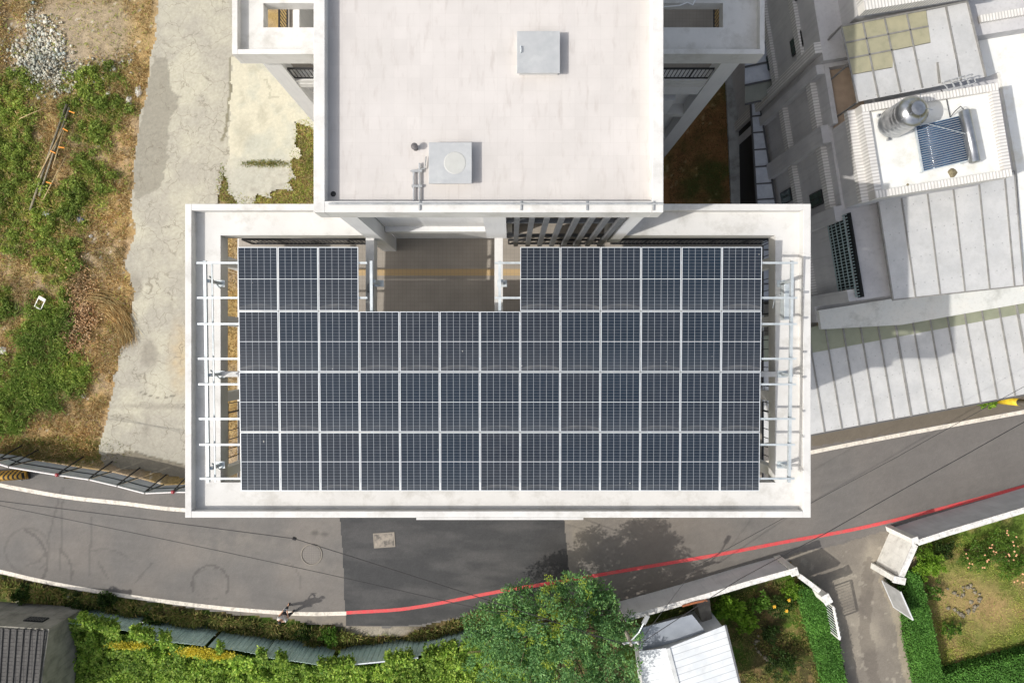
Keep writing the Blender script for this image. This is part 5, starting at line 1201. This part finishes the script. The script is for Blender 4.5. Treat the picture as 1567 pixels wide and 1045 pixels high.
# grey car-port corner at lower right
# shed
def shed():
    e = empty('shed', P(1050, 1000, 0), 'shed with white ribbed metal roof and grey lean-to beside the big tree', 'shed')
    z = 2.9; k = MB()
    pts = [P(*p, z)[:2] for p in ((985, 1003), (1110, 964), (1140, 1085), (995, 1085))]; k.prism(pts, -.1, z - .12); k.build('wall', WG1, e)
    RW = mat('white_rib_roof', S(232, 234, 234), S(216, 220, 222), rough=.5, scale=1.5, grain=.03, stain=S(190, 190, 186), sscale=2, samount=.4, extra=tilejoint(0, .3, .025, S(176, 180, 182), rot=-.28))
    r0 = P(1022, 991, z + .25); r1 = P(1048, 1090, z + .25)
    a = [P(978, 996, z), P(1110, 956, z), P(1143, 1090, z), P(988, 1090, z)]
    k = MB(); k.add([a[0], r0, r1, a[3], *[(q[0], q[1], q[2] - .04) for q in (a[0], r0, r1, a[3])]], [(0, 3, 2, 1), (4, 5, 6, 7), (0, 1, 5, 4), (2, 3, 7, 6), (3, 0, 4, 7), (1, 2, 6, 5)]); k.build('roof_sheet', RW, e)
    k = MB(); k.add([r0, a[1], a[2], r1, *[(q[0], q[1], q[2] - .04) for q in (r0, a[1], a[2], r1)]], [(0, 3, 2, 1), (4, 5, 6, 7), (0, 1, 5, 4), (1, 2, 6, 5), (2, 3, 7, 6), (3, 0, 4, 7)]); k.build('roof_sheet', RW, e)
    MB().bar((r0[0], r0[1], r0[2] + .02), (r1[0], r1[1], r1[2] + .02), .18, .05).build('ridge_cap', mat('ridge_white', S(214, 216, 214), S(190, 192, 190), rough=.6, scale=3), e)
    k = MB(); k.bar(a[1], a[2], .08, .1); k.build('gutter', DGREY, e)
    zz = 2.6; k = MB(); w_ = [P(*p, zz) for p in ((968, 964), (1059, 940), (1080, 966), (1022, 985), (980, 996))]
    k.prism([(q[0], q[1]) for q in w_], zz - .05, zz); k.build('lean_to_roof', mat('slate_sheet', S(152, 158, 166), S(140, 146, 154), rough=.55, scale=2), e)
    k = MB(); k.prism([P(*p, 1.4)[:2] for p in ((1066, 921), (1086, 917), (1090, 950), (1076, 958))], -.1, 1.4); k.build('side_wall', mat('dirty_wall', S(140, 134, 122), S(104, 98, 88), rough=.9, scale=3), e)
    p_ = MB(); p_.tube([P(1044, 927, 2.05), P(1062, 922, 2.08), P(1082, 918, 2.06)], .05, 8); o = p_.build('rust_pipe', mat('rust', S(176, 110, 72), S(150, 88, 56), rough=.8, scale=6)); tag(o, 'rusty red pipe lying along the wall top near the shed', 'pipe')
shed()
# tiled house at lower left
def tilehouse():
    e = empty('tiled_shed', P(30, 1000, 0), 'old grey concrete house with dark tiled roof in the lower left corner', 'house')
    z = 2.6; CON = mat('old_grey_concrete', S(156, 152, 140), S(128, 125, 114), rough=.9, scale=1.5, streak=(S(84, 82, 76), .5), stain=S(96, 94, 84), sscale=1.5, samount=.5)
    pts = [P(*p, z)[:2] for p in ((-80, 952), (75, 962), (56, 1100), (-80, 1100))]; MB().prism(pts, -.15, z).build('wall', CON, e)
    n_ = Vector(P(75, 962, z)) 
    TILE = mat('dark_roof_tile', S(84, 82, 78), S(66, 64, 62), rough=.8, scale=4, grain=.12, gscale=12, extra=tilejoint(.36, .17, .028, S(34, 33, 32), rot=.02))
    k = MB(); q = [P(*p, z + .03) for p in ((-80, 955), (72, 965), (53, 1100), (-80, 1100))]; k.prism([(a[0], a[1]) for a in q], z + .003, z + .06); k.build('roof_tiles', TILE, e)
    # rolls of the tiles
    r = MB()
    for i in range(14):
        x0 = -70 + i * 10.6; r.tube([P(x0, 962, z + .07), P(x0 - 2 - i * .9, 1095, z + .07)], .05, 6)
    r.build('tile_roll', mat('tile_roll', S(78, 76, 72), S(58, 56, 54), rough=.8, scale=6), e)
    wv = MB(); yy = P(0, 953.5, z)[1] + .12
    a_ = Vector(P(18, 949, 2.0)); b_ = Vector(P(46, 952, 2.0))
    base = Vector(P(0, 957, z)); d_ = (Vector(P(75, 962, z)) - Vector(P(-80, 952, z))).normalized(); nn = Vector((-d_.y, d_.x, 0))
    c0 = Vector(P(20, 958.4, z)); c0 = Vector((c0.x, c0.y, 0)) + nn * .02
    wv.bar(c0 + dz * 1.7, c0 + d_ * .9 + dz * 1.7, .04, .5); wf = wv.build('window', mat('dark_interior', S(18, 22, 22)), e)
    g = MB()
    for i in range(7): g.bar(c0 + nn * .04 + d_ * (.06 + .13 * i) + dz * 1.46, c0 + nn * .04 + d_ * (.06 + .13 * i) + dz * 1.94, .02)
    for zz in (1.55, 1.7, 1.85): g.bar(c0 + nn * .04 + dz * zz, c0 + nn * .04 + d_ * .9 + dz * zz, .02)
    g.build('window_bars', mat('bar_grey', S(96, 96, 92), rough=.6), wf)
tilehouse()
# pale green corrugated fence -------------------------------------------------
def corr_fence():
    m = mat('green_corrugated', S(204, 228, 214), S(180, 206, 194), rough=.6, scale=1.2, streak=(S(92, 110, 100), .45), stain=S(150, 160, 148), sscale=2, samount=.4)
    z = 2.15
    runs = [([(95, 952), (140, 957), (196, 966)], 2.05 - DZ), ([(200, 972), (255, 981), (312, 989)], 2.2 - DZ), ([(318, 990), (365, 995), (402, 1003)], 2.0 - DZ), ([(402, 1005), (455, 1012), (500, 1020)], 2.3 - DZ), ([(510, 1018), (575, 1012), (640, 1005)], 2.25 - DZ), ([(640, 1003), (720, 986), (800, 968), (900, 945)], 2.15 - DZ)]
    labs = ['leftmost pale green corrugated fence sheet half buried in vines', 'pale green corrugated fence sheet with yellow leaves below its left end', 'short sagging pale green corrugated fence sheet', 'tilted pale green corrugated fence sheet below the standing person', 'pale green corrugated fence sheet with a white rail along its top', 'pale green corrugated fence sheet running into the big tree']
    for (pts, z), lb in zip(runs, labs):
        p = [np.array(P(*q, z)[:2]) for q in smooth_line(pts, 1.2)]; e = empty('corrugated_fence', (*p[0], 0), lb, 'fence', 'pale green fence sheets below the road')
        vs = []; fs = []; s = 0
        for i, q in enumerate(p):
            d = p[min(i + 1, len(p) - 1)] - p[max(i - 1, 0)]; d /= np.linalg.norm(d); nn = np.array([-d[1], d[0]])
            if i: s += np.linalg.norm(q - p[i - 1])
            o = .014 * (1 if (s % .26) < .2 else -1); w_ = .04 * math.sin(s * 1.3)
            vs += [(*(q + nn * o), z + w_), (*(q + nn * (o + .1)), -.15 - DZ)]
            if i: fs.append((2 * i - 2, 2 * i - 1, 2 * i + 1, 2 * i))
        k = MB(); k.add(vs, fs); o = k.build('sheet', m, e); sm_ = o.modifiers.new('solid', 'SOLIDIFY'); sm_.thickness = .012
        for zz in (.6 - DZ, 1.6 - DZ):
            k = MB()
            for i in range(0, len(p) - 6, 6): k.bar((p[i][0], p[i][1] - .12, zz), (p[i + 6][0], p[i + 6][1] - .12, zz), .04)
            k.build('rail', GALV, e)
        if z == 2.25 - DZ:
            k = MB()
            for i in range(0, len(p) - 6, 6): k.bar((p[i][0], p[i][1], z + .05), (p[min(i + 6, len(p) - 1)][0], p[min(i + 6, len(p) - 1)][1], z + .05), .06)
            k.build('top_rail', GALV, e)
corr_fence()
# vines
VINE = [(82, 950), (110, 946), (150, 960), (195, 972), (300, 992), (400, 1008), (500, 1022), (600, 1016), (700, 998), (790, 975), (860, 990), (900, 1060), (985, 1120), (60, 1120), (95, 1010), (88, 985)]
def vines():
    n = 110000
    x = RNG.uniform(60, 990, n * 2); y = RNG.uniform(940, 1110, n * 2); k = inpoly(x, y, VINE) ; x = x[k]; y = y[k]
    top = np.interp(x, [82, 110, 196, 312, 402, 500, 640, 720, 800, 990], [950, 945, 966, 989, 1004, 1020, 1005, 986, 968, 960]); dd = y - top
    hh = 2.3 * np.clip(1.06 - dd / 130, .1, 1) * (.55 + .6 * fbm(x / 26, y / 26, 71)); hh = np.where(dd < 14, np.maximum(hh, 2.0), hh)
    hh *= .7 + .65 * (fbm(x / 8, y / 8, 72) - .15)
    hh = np.where(x > 560, hh * .75, hh)
    dens = .5 + .5 * (fbm(x / 11, y / 11, 73) > .42); keep = RNG.random(len(x)) < dens; x, y, hh = x[keep], y[keep], hh[keep]
    # keep the sheet faces clear: no leaves that would stand on the road side of the sheets
    z = hh - .25 * RNG.random(len(x)) ** 2 - DZ; kf = (H - z) / F; w = np.stack([(x - NX) * kf, (NY - y) * kf, z], 1)
    d = unit(RNG.normal(size=(len(x), 3)) * np.array([1, 1, .5]) + np.array([0, 0, .25])); s = .07 + .1 * RNG.random(len(x)) ** 2
    tag(quads(w, d, s * .8, s, 'vines', m_vine), kind='stuff')
    n = 16000; x = RNG.uniform(85, 760, n); top2 = np.interp(x, [82, 110, 196, 312, 402, 500, 640, 720, 800], [950, 945, 966, 989, 1004, 1020, 1005, 986, 968])
    kk = vnoise(x / 16, x * 0 + 3, 19) > .5; x = x[kk]; top2 = top2[kk]; y = top2 + RNG.normal(size=len(x)) * 5 - 3; z = 2.25 - DZ + .25 * RNG.random(len(x)) - .5 * np.clip((top2 - y) / 14, 0, 1.5); kf = (H - z) / F
    d = unit(RNG.normal(size=(len(x), 3)) + np.array([0, 0, .25])); s = .1 + .08 * RNG.random(len(x))
    tag(quads(np.stack([(x - NX) * kf, (NY - y) * kf, z], 1), d, s * .8, s, 'vines', m_vine), kind='stuff')
    # tall weeds against the road side of the sheets
    n = 26000; x = RNG.uniform(85, 760, n); top2 = np.interp(x, [82, 110, 196, 312, 402, 500, 640, 720, 800], [950, 945, 966, 989, 1004, 1020, 1005, 986, 968])
    hm = .8 * np.clip(vnoise(x / 22, x * 0 + 8, 23) * 1.5 - .25, 0.12, 1); z = hm * RNG.random(len(x)) ** .7 - DZ; kf = (H - z) / F
    bx = (x - NX) * (H - 1.25) / F; by = (NY - top2) * (H - 1.25) / F + .25 + .45 * RNG.random(len(x))
    kk = ~((x > 560) & (x < 610)) | (RNG.random(len(x)) < .15)
    w_ = np.stack([bx, by, z], 1)[kk]; d = unit(RNG.normal(size=w_.shape) * np.array([.8, .8, .4]) + np.array([0, 0, .6])); s = .14 + .14 * RNG.random(len(w_))
    tag(quads(w_, d, s * .3, s, 'weeds', m_olive), kind='stuff')
    k = MB(); g = []
    xs = np.arange(-27.5, 4.5, .25); ys = np.arange(-19.5, -12, .25); X, Y = np.meshgrid(xs, ys); px, py = PX(X, Y, .3)
    top = np.interp(px, [82, 110, 196, 312, 402, 500, 640, 720, 800, 990], [950, 945, 966, 989, 1004, 1020, 1005, 986, 968, 960]); dd = py - top
    Z = np.where((dd > 8) & (px > 92), np.clip(1.25 - dd / 110, .0, 1.2) * (.5 + .5 * fbm(px / 26, py / 26, 71)), -.2) - DZ
    idx = np.arange(X.size).reshape(X.shape); f = np.stack([idx[:-1, :-1], idx[:-1, 1:], idx[1:, 1:], idx[1:, :-1]], -1).reshape(-1, 4)
    zz = Z.ravel(); f = f[(zz[f] > -.1 - DZ).any(1)]
    tag(np_mesh('vine_underlayer', np.stack([X.ravel(), Y.ravel(), zz], 1), f, mat('vine_under', S(60, 84, 30), S(44, 62, 24), rough=.95, scale=3, spec=.05)), kind='stuff')
    n = 2600; c = [(195, 987, 22, 4), (300, 996, 24, 5), (330, 1002, 22, 5)]; x = []; y = []
    for a, b, rx, ry in c: x.append(a + RNG.normal(size=n // 3) * rx * .6); y.append(b + RNG.normal(size=n // 3) * ry * .6)
    x = np.concatenate(x); y = np.concatenate(y); z = 2.2 - DZ + .12 * RNG.random(len(x)); kf = (H - z) / F
    tag(quads(np.stack([(x - NX) * kf, (NY - y) * kf, z], 1), unit(RNG.normal(size=(len(x), 3)) + np.array([0, 0, .3])), .07 + 0 * x, .1 + 0 * x, 'yellow_flowers', mat('yellow_petal', (.5, .4, .1), island=[S(226, 208, 60), S(200, 190, 60), S(236, 222, 96)], rough=.7, transl=.3)), kind='stuff')
vines()
# big tree ---------------------------------------------------------------
def big_tree():
    base = P(850, 930, 0); base = (P(862, 962, 3)[0], P(862, 962, 3)[1], -.1)
    e = empty('tree', base, 'large leafy green tree leaning over the road edge beside the grey wall', 'tree')
    lobes = [(850, 948, 5.2, 1.5), (790, 920, 4.4, 1.1), (880, 905, 4.6, 1.2), (925, 925, 4.2, 1.0), (945, 965, 3.8, 1.15), (800, 975, 4.6, 1.4), (752, 960, 3.6, 1.1), (745, 1000, 3.2, 1.1), (860, 1000, 4.6, 1.6), (930, 1010, 3.8, 1.3), (800, 1030, 4.0, 1.4), (900, 1050, 3.8, 1.4), (945, 1045, 3.2, 1.0), (850, 1075, 4, 1.5), (770, 925, 3.4, .7), (910, 900, 3.6, .7)]
    tr = MB(); top = Vector((base[0] + .1, base[1] + .1, 2.0)); tr.tube([base, (base[0] + .05, base[1], 1.0), tuple(top)], [.2, .16, .14], 10)
    allc = []; alld = []; alls = []
    for i, (px, py, z, r) in enumerate(lobes):
        z = 1.0 + z * .68; py += 10 if py < 930 else 0; c = np.array(P(px, py, z)); mid = top.lerp(Vector(c), .5) + Vector((.1 * math.sin(i), .1 * math.cos(i), .35))
        tr.tube([tuple(top), tuple(mid), tuple(c)], [.09, .055, .02], 6)
        R = random.Random(i)
        for q in range(5):
            d = Vector((R.uniform(-1, 1), R.uniform(-1, 1), R.uniform(-.2, .7))).normalized() * r * .8; tr.tube([tuple(Vector(c) - (Vector(c) - mid) * .3), tuple(Vector(c) + d)], [.025, .008], 5)
        n = int(19 * r * r) + 9; d = sphere_dirs(n, .3); rr = (.35 + .65 * RNG.random(n) ** .5) * r
        cc = c[None] + d * rr[:, None] * np.array([1, 1, .75]); per = 72; cr = np.repeat(.17 + .2 * RNG.random(n), per); cc = np.repeat(cc, per, 0)
        off = sphere_dirs(len(cc)) * (cr * RNG.random(len(cc)) ** .4)[:, None]; allc.append(cc + off); alld.append(unit(off + RNG.normal(size=off.shape) * .08)); alls.append(.09 + .07 * RNG.random(len(cc)))
    tr.build('trunk', BARK, e, smooth=True)
    c = np.concatenate(allc); d = np.concatenate(alld); s = np.concatenate(alls)
    quads(c, d, s * .5, s, 'crown', mat('tree_leaf', (.1, .2, .1), island=[S(100, 146, 92), S(122, 168, 106), S(82, 126, 78), S(144, 184, 118), S(116, 156, 82)], rough=.6, spec=.3, transl=.3), e)
    # yellow-green young shoots inside
    n = 60; cc = np.array(P(842, 955, 4.9))[None] + RNG.normal(size=(n, 3)) * np.array([.75, .85, .45]); per = 40; cc = np.repeat(cc, per, 0); off = sphere_dirs(len(cc)) * .15 * RNG.random((len(cc), 1)) ** .5
    quads(cc + off, unit(off + RNG.normal(size=off.shape) * .05), np.full(len(cc), .05), np.full(len(cc), .1), 'young_leaves', mat('young_leaf', (.3, .4, .1), island=[S(150, 176, 60), S(178, 190, 74), S(126, 158, 52)], rough=.6, transl=.4), e)
big_tree()
# bamboo-like plants filling under the tree toward the fence
# lamp / utility poles and wires -----------------------------------------
def pole_and_wires():
    b = P(954, 948, 4.0); z = 5.4; top = P(966, 986, z); x, y = top[0], top[1]
    e = empty('utility_pole', (x, y, 0), 'slim grey utility pole between the big tree and the garden shed', 'utility pole')
    PM = mat('pole_concrete', S(158, 150, 136), S(130, 124, 112), rough=.85, scale=3)
    MB().tube([(x, y, -.1), (x, y, z)], [.11, .07], 14).build('pole', PM, e, smooth=True)
    k = MB(); k.bar((x - .35, y, z - .15), (x + .35, y + .05, z - .15), .07); k.build('cross_arm', GALV, e)
    k = MB(); k.tube([(x, y, z - .3), (x + .3, y + .55, z + .1), (x + .5, y + .95, z + .12)], .03, 8); k.build('lamp_arm', GALV, e)
    k = MB(); k.bar((x + .48, y + .9, z + .1), (x + .66, y + 1.25, z + .12), .16, .09); k.build('lamp_head', mat('lamp_grey', S(150, 152, 152), rough=.5), e)
    for dx in (-.3, 0, .3): MB().lathe([(.04, 0), (.05, .05), (.03, .12)], (x + dx, y + .02, z - .11), 10).build('insulator', mat('ceramic', S(206, 204, 196), rough=.3), e)
    # roadside pole at right
    c = P(1527, 612); e2 = empty('utility_pole', c, 'thick pale concrete utility pole with yellow base at the right picture edge', 'utility pole')
    MB().tube([(c[0], c[1], 1.5), (c[0], c[1], 9.2)], [.165, .12], 20).build('pole', mat('pole_pale', S(196, 190, 176), S(176, 170, 158), rough=.85, scale=2), e2, smooth=True)
    MB().tube([(c[0], c[1], -.1), (c[0], c[1], 1.498)], [.185, .17], 20).build('warning_band', mat('yellow_band', S(232, 200, 50), S(214, 180, 44), rough=.6, scale=4), e2, smooth=True)
    WM = mat('cable_black', S(40, 38, 38), S(52, 50, 50), rough=.6)
    def wire(pts, label, r=.016):
        p = [Vector(q) for q in pts]; out = []
        for (a, b2) in zip(p[:-1], p[1:]):
            n = 12
            for i in range(n): t = i / n; q = a.lerp(b2, t); q = q - Vector((0, 0, 1)) * (4 * t * (1 - t) * (b2 - a).length * .006); out.append(tuple(q))
        out.append(tuple(p[-1])); o = MB().tube(out, r, 6).build('overhead_cable', WM, smooth=True); tag(o, label, 'cable')
    wire([P(-260, 735, 6.4), P(451, 824, 5.9), (x - .3, y, z)], 'dark overhead cable crossing the pale road with a small joint above it')
    wire([P(-260, 716, 6.2), P(27, 779, 6.1), P(500, 878, 5.8), (x, y, z)], 'thin overhead cable, the lower of the two on the left road', .012)
    wire([(x + .3, y, z), P(1133, 885, 5.6), P(1265, 815, 6), P(1470, 700, 6.4), P(1760, 540, 7)], 'dark overhead cable running up to the right across the red line')
    wire([(x + .3, y + .05, z), P(1067, 865, 5.6), P(1371, 700, 6), P(1640, 552, 6.4)], 'faint thin overhead cable above the darker one at the right', .01)
    o = MB().tube([P(448, 823, 5.95), P(453, 824.5, 5.9)], .07, 8).build('cable_joint', WM); tag(o, 'small dark joint box hanging on the overhead cable', 'cable joint')
pole_and_wires()
# hoarding along the left road ---------------------------------------------
def hoarding():
    z = 1.85; T = [(-62, 701), (-8, 707), (14, 714), (89, 726), (137, 733), (180, 743), (222, 754), (266, 752), (310, 752)]
    SH = mat('hoarding_sheet', S(196, 202, 206), S(178, 184, 190), rough=.5, scale=1.5, stain=S(160, 160, 156), sscale=2, samount=.4)
    labs = ['pale sheet hoarding panel cut by the left picture edge', 'short pale hoarding panel behind the striped barrier', 'long pale hoarding panel with two dark rails behind the striped barrier', 'hoarding panel right of the red post cap', 'pale hoarding panel, second right of the red post cap', 'hoarding panel with the thick bright corner post', 'last full hoarding panel before the white building', 'hoarding panel ending beside the white building corner']
    ps = [Vector(P(*q, z)) for q in T]
    for i, lb in enumerate(labs):
        a, b_ = ps[i], ps[i + 1]; d = (b_ - a).normalized(); n = Vector((-d.y, d.x, 0)); e = empty('hoarding_panel', (a.x, a.y, 0), lb, 'hoarding panel', 'hoarding panels along the left road')
        a2 = a + d * .03; b2 = b_ - d * .03; dn = Vector((0, 0, 1)); k = MB(); k.bar(a2 - dn * .92, b2 - dn * .92, .02, 1.8); k.build('sheet', SH, e)
        k = MB(); k.bar(a2 + n * .035, b2 + n * .035, .05, .05); k.bar(a2 + n * .035 - dn * .85, b2 + n * .035 - dn * .85, .04, .04); k.bar(b2 + n * .035 - dn * .03, b2 + n * .035 - dn * 1.85, .05); k.build('rail', BLK if i < 3 else mat('dark_green_steel', S(70, 78, 76), rough=.6), e)
        k = MB(); k.bar(b2 + n * .06 - dn * .1, b2 + n * .55 - dn * 1.85, .045); k.build('brace', BLK, e)
        k = MB(); k.bar(a2 - n * .025 + dn * .01, b2 - n * .025 + dn * .01, .05, .05); k.build('top_edge', mat('pink_white', S(226, 220, 216), rough=.6), e)
    for j in (3, 7):
        q = ps[j]; o = MB().lathe([(.07, 0), (.09, .05), (.05, .12)], (q.x, q.y, z + .06), 12).build('warning_cap', mat('red_plastic', S(160, 40, 52), rough=.5)); tag(o, 'red warning lamp cap on the hoarding ' + ('right of the long railed panel' if j == 3 else 'next to the white building'), 'warning lamp')
    # concrete foot strip
    k = MB(); pp_ = [Vector(P(*q, 0)) for q in ((-60, 722), (0, 728), (60, 738), (180, 742), (250, 752), (310, 756))]
    e = empty('traffic_barrier', P(8, 728), 'rounded yellow and black striped traffic barrier at the left picture edge', 'traffic barrier')
    a = Vector(P(-40, 734, .8)); b_ = Vector(P(30, 729, .8))
    def stripes(N, L, co, col, noise, ramp, mixc, b):
        sx = N.new('ShaderNodeSeparateXYZ'); L.new(co, sx.inputs[0]); v = math_(N, L, 'PINGPONG', math_(N, L, 'ADD', sx.outputs[0], math_(N, L, 'MULTIPLY', sx.outputs[2], .5)), .11); return mixc(math_(N, L, 'LESS_THAN', v, .05), col, S(40, 38, 34))
    BM = mat('barrier_stripes', S(206, 160, 60), S(186, 140, 52), rough=.6, scale=3, extra=stripes)
    k = MB()
    for zz, ww in ((.08, .5), (.36, .4), (.62, .3)): k.tube([a + Vector((0, 0, zz - .8)), b_ + Vector((-.02, 0, zz - .8))], ww * .5, 14)
    k.build('body', BM, e, smooth=True)
    for t in (.25, .75): q = a.lerp(b_, t); MB().box(q.x - .12, q.x + .12, q.y - .3, q.y + .3, -.02, .04).build('foot', BLK, e)
hoarding()
# person -----------------------------------------------------------------
def skin(name, verts, edges, radii, m, parent, sub=2):
    me = bpy.data.meshes.new(name); me.from_pydata(verts, edges, []); o = bpy.data.objects.new(name, me); C.objects.link(o)
    o.modifiers.new('skin', 'SKIN'); s_ = o.modifiers.new('sub', 'SUBSURF'); s_.levels = sub; s_.render_levels = sub
    for i, r in enumerate(radii):
        v = me.skin_vertices[0].data[i]; v.radius = (r, r) if not isinstance(r, tuple) else r; v.use_root = (i == 0)
    dg = bpy.context.evaluated_depsgraph_get(); dg.update(); me2 = bpy.data.meshes.new_from_object(o.evaluated_get(dg)); o.modifiers.clear(); o.data = me2; me2.name = name
    me2.materials.clear(); me2.materials.append(m); me2.polygons.foreach_set('use_smooth', [True] * len(me2.polygons))
    o.parent = parent; return o
def chain(*pts): return list(pts)
def person():
    f = P(445, 932); e = empty('person', (f[0], f[1], 0), 'person in light shirt and dark trousers standing at the road edge holding a bright controller', 'person', rz=math.radians(-12))
    SK = mat('skin', S(206, 160, 128), S(196, 148, 118), rough=.6, scale=8)
    # facing +Y locally (towards the road); metres
    J = [(0, 0, .95), (0, 0, 1.1), (0, .01, 1.28), (0, 0, 1.42), (0, .02, 1.5), (0, .03, 1.56), (0, .04, 1.66), (0, .035, 1.74),      # 0-7 spine, neck, head
         (-.17, 0, 1.4), (-.22, .06, 1.14), (-.12, .27, 1.08), (-.08, .34, 1.1),                                                # left arm 8-11
         (.17, 0, 1.4), (.22, .06, 1.14), (.12, .27, 1.08), (.08, .34, 1.1),                                                    # right arm 12-15
         (-.1, 0, .9), (-.13, .1, .5), (-.14, .16, .09), (-.15, .3, .04), (.1, 0, .9), (.12, -.02, .5), (.13, -.12, .09), (.15, .0, .04)]   # legs
    Ed = [(0, 1), (1, 2), (2, 3), (3, 4), (4, 5), (5, 6), (6, 7), (3, 8), (8, 9), (9, 10), (10, 11), (3, 12), (12, 13), (13, 14), (14, 15), (0, 16), (16, 17), (17, 18), (18, 19), (0, 20), (20, 21), (21, 22), (22, 23)]
    Rr = [(.14, .11), (.13, .1), (.15, .1), (.13, .09), .055, .055, .085, .07, .055, .042, .03, .03, .055, .042, .03, .03, .085, .06, .042, .035, .085, .06, .042, .035]
    # fingers on both hands, curled round the controller
    for base, sx_ in ((11, 1), (15, -1)):
        bx, by, bz = J[base]
        for q in range(4):
            ox = (-.03 + .02 * q) * 1; i0 = len(J); J += [(bx + ox, by + .035, bz + .01), (bx + ox + sx_ * .012, by + .06 - .004 * q, bz - .012), (bx + ox + sx_ * .02, by + .055, bz - .034)]
            Ed += [(base, i0), (i0, i0 + 1), (i0 + 1, i0 + 2)]; Rr += [.010, .009, .008]
        i0 = len(J); J += [(bx + sx_ * .04, by + .0, bz + .025), (bx + sx_ * .06, by + .03, bz + .035)]; Ed += [(base, i0), (i0, i0 + 1)]; Rr += [.011, .009]
    skin('body', J, Ed, Rr, SK, e, 1)
    LS = mat('pale_shirt', S(214, 210, 204), S(196, 192, 186), rough=.9, scale=10)
    skin('shirt', [(0, 0, .93), (0, 0, 1.1), (0, .01, 1.28), (0, 0, 1.42), (0, .01, 1.47), (-.17, 0, 1.4), (-.21, .03, 1.2), (.17, 0, 1.4), (.21, .03, 1.2)], [(0, 1), (1, 2), (2, 3), (3, 4), (3, 5), (5, 6), (3, 7), (7, 8)], [(.165, .13), (.155, .12), (.17, .12), (.15, .105), (.08, .08), .075, .062, .075, .062], LS, e, 2)
    skin('trousers', [(0, 0, .97), (-.1, 0, .88), (-.13, .1, .5), (-.14, .15, .12), (.1, 0, .88), (.12, -.02, .5), (.13, -.11, .12)], [(0, 1), (1, 2), (2, 3), (0, 4), (4, 5), (5, 6)], [(.16, .125), .1, .075, .06, .1, .075, .06], mat('dark_trousers', S(44, 44, 48), S(54, 54, 58), rough=.9, scale=10), e, 2)
    for s_, p0, p1 in ((-1, (-.14, .14, .05), (-.15, .3, .04)), (1, (.13, -.13, .05), (.15, .02, .04))): skin('shoe', [p0, tuple((p0[k] + p1[k]) / 2 for k in range(3)), p1], [(0, 1), (1, 2)], [.058, .055, .045], mat('black_shoe', S(28, 28, 30), rough=.6), e, 2)
    skin('hair', [(0, .0, 1.66), (0, .01, 1.74), (0, .05, 1.775)], [(0, 1), (1, 2)], [.098, .088, .07], mat('black_hair', S(34, 30, 28), rough=.7), e, 2)
    fc = MB()
    for s_ in (-.035, .035): fc.lathe([(.012, 0), (.008, .006)], (s_, .125, 1.66), 8)
    fc.build('eyes', BLK, e, world=False); MB().add([(-.012, .12, 1.63), (.012, .12, 1.63), (0, .148, 1.625), (0, .122, 1.665)], [(0, 1, 2), (0, 2, 3), (1, 3, 2), (0, 3, 1)]).build('nose', SK, e, world=False); MB().box(-.025, .025, .112, .122, 1.598, 1.606).build('mouth', mat('lips', S(160, 96, 88), rough=.6), e, world=False)
    c = empty('remote_controller', (0, 0, 0), 'bright reflective handheld controller held by the standing person', 'controller'); R = Matrix.Rotation(math.radians(-12), 4, 'Z'); q = R @ Vector((0, .38, 0)); c.location = (f[0] + q.x, f[1] + q.y, 1.1); c.rotation_euler = (.3, 0, math.radians(-12))
    MB().box(-.09, .09, -.05, .05, -.02, .02).build('casing', mat('controller_white', S(230, 230, 230), rough=.3), c, world=False, bevel=.01); MB().box(-.08, .08, .03, .045, .021, .15).build('screen', mat('screen_glass', S(150, 160, 170), rough=.08, metal=.7), c, world=False)
person()
o = MB().tube([P(452, 965, .1), P(462, 968, .14), P(458, 972, .1)], .05, 7).build('plastic_bottle', mat('clear_bottle', S(190, 200, 204), rough=.2), smooth=True); tag(o, 'crushed clear plastic bottle in the verge grass behind the person', 'bottle')
# =================================================================== camera, light, view
AZ = math.radians(20); EL = math.atan(1 / .97)
sun = bpy.data.lights.new('sun', 'SUN'); sun.energy = 2.75; sun.angle = math.radians(.53); sun.color = (1, .965, .91)
so = bpy.data.objects.new('sun', sun); C.objects.link(so)
dv = Vector((math.cos(AZ) * math.cos(EL), math.sin(AZ) * math.cos(EL), -math.sin(EL)))
so.rotation_euler = dv.to_track_quat('-Z', 'Y').to_euler(); so.location = (-30, -20, 40)
w = bpy.data.worlds.new('World'); bpy.context.scene.world = w; w.use_nodes = True
N = w.node_tree.nodes; L = w.node_tree.links
sk = N.new('ShaderNodeTexSky'); sk.sky_type = 'NISHITA'; sk.sun_disc = False; sk.sun_elevation = EL
sk.sun_rotation = math.atan2(-dv.x, -dv.y); sk.dust_density = 3.5; sk.air_density = 1.0; sk.ozone_density = 1
N['Background'].inputs['Strength'].default_value = .15; hs = N.new('ShaderNodeHueSaturation'); hs.inputs['Saturation'].default_value = .55; L.new(sk.outputs[0], hs.inputs['Color']); L.new(hs.outputs[0], N['Background'].inputs[0])
cam = bpy.data.cameras.new('camera'); co = bpy.data.objects.new('camera', cam); C.objects.link(co)
co.location = (0, 0, H); co.rotation_euler = (0, 0, 0); cam.sensor_width = 36; cam.lens = F / 1567 * 36
cam.shift_x = 2.5 / 1567; cam.shift_y = 12.5 / 1567; cam.clip_end = 3000
sc = bpy.context.scene; sc.camera = co
sc.view_settings.view_transform = 'Standard'; sc.view_settings.look = 'None'; sc.view_settings.gamma = 1; sc.view_settings.exposure = 0.3
sc.cycles.max_bounces = 8
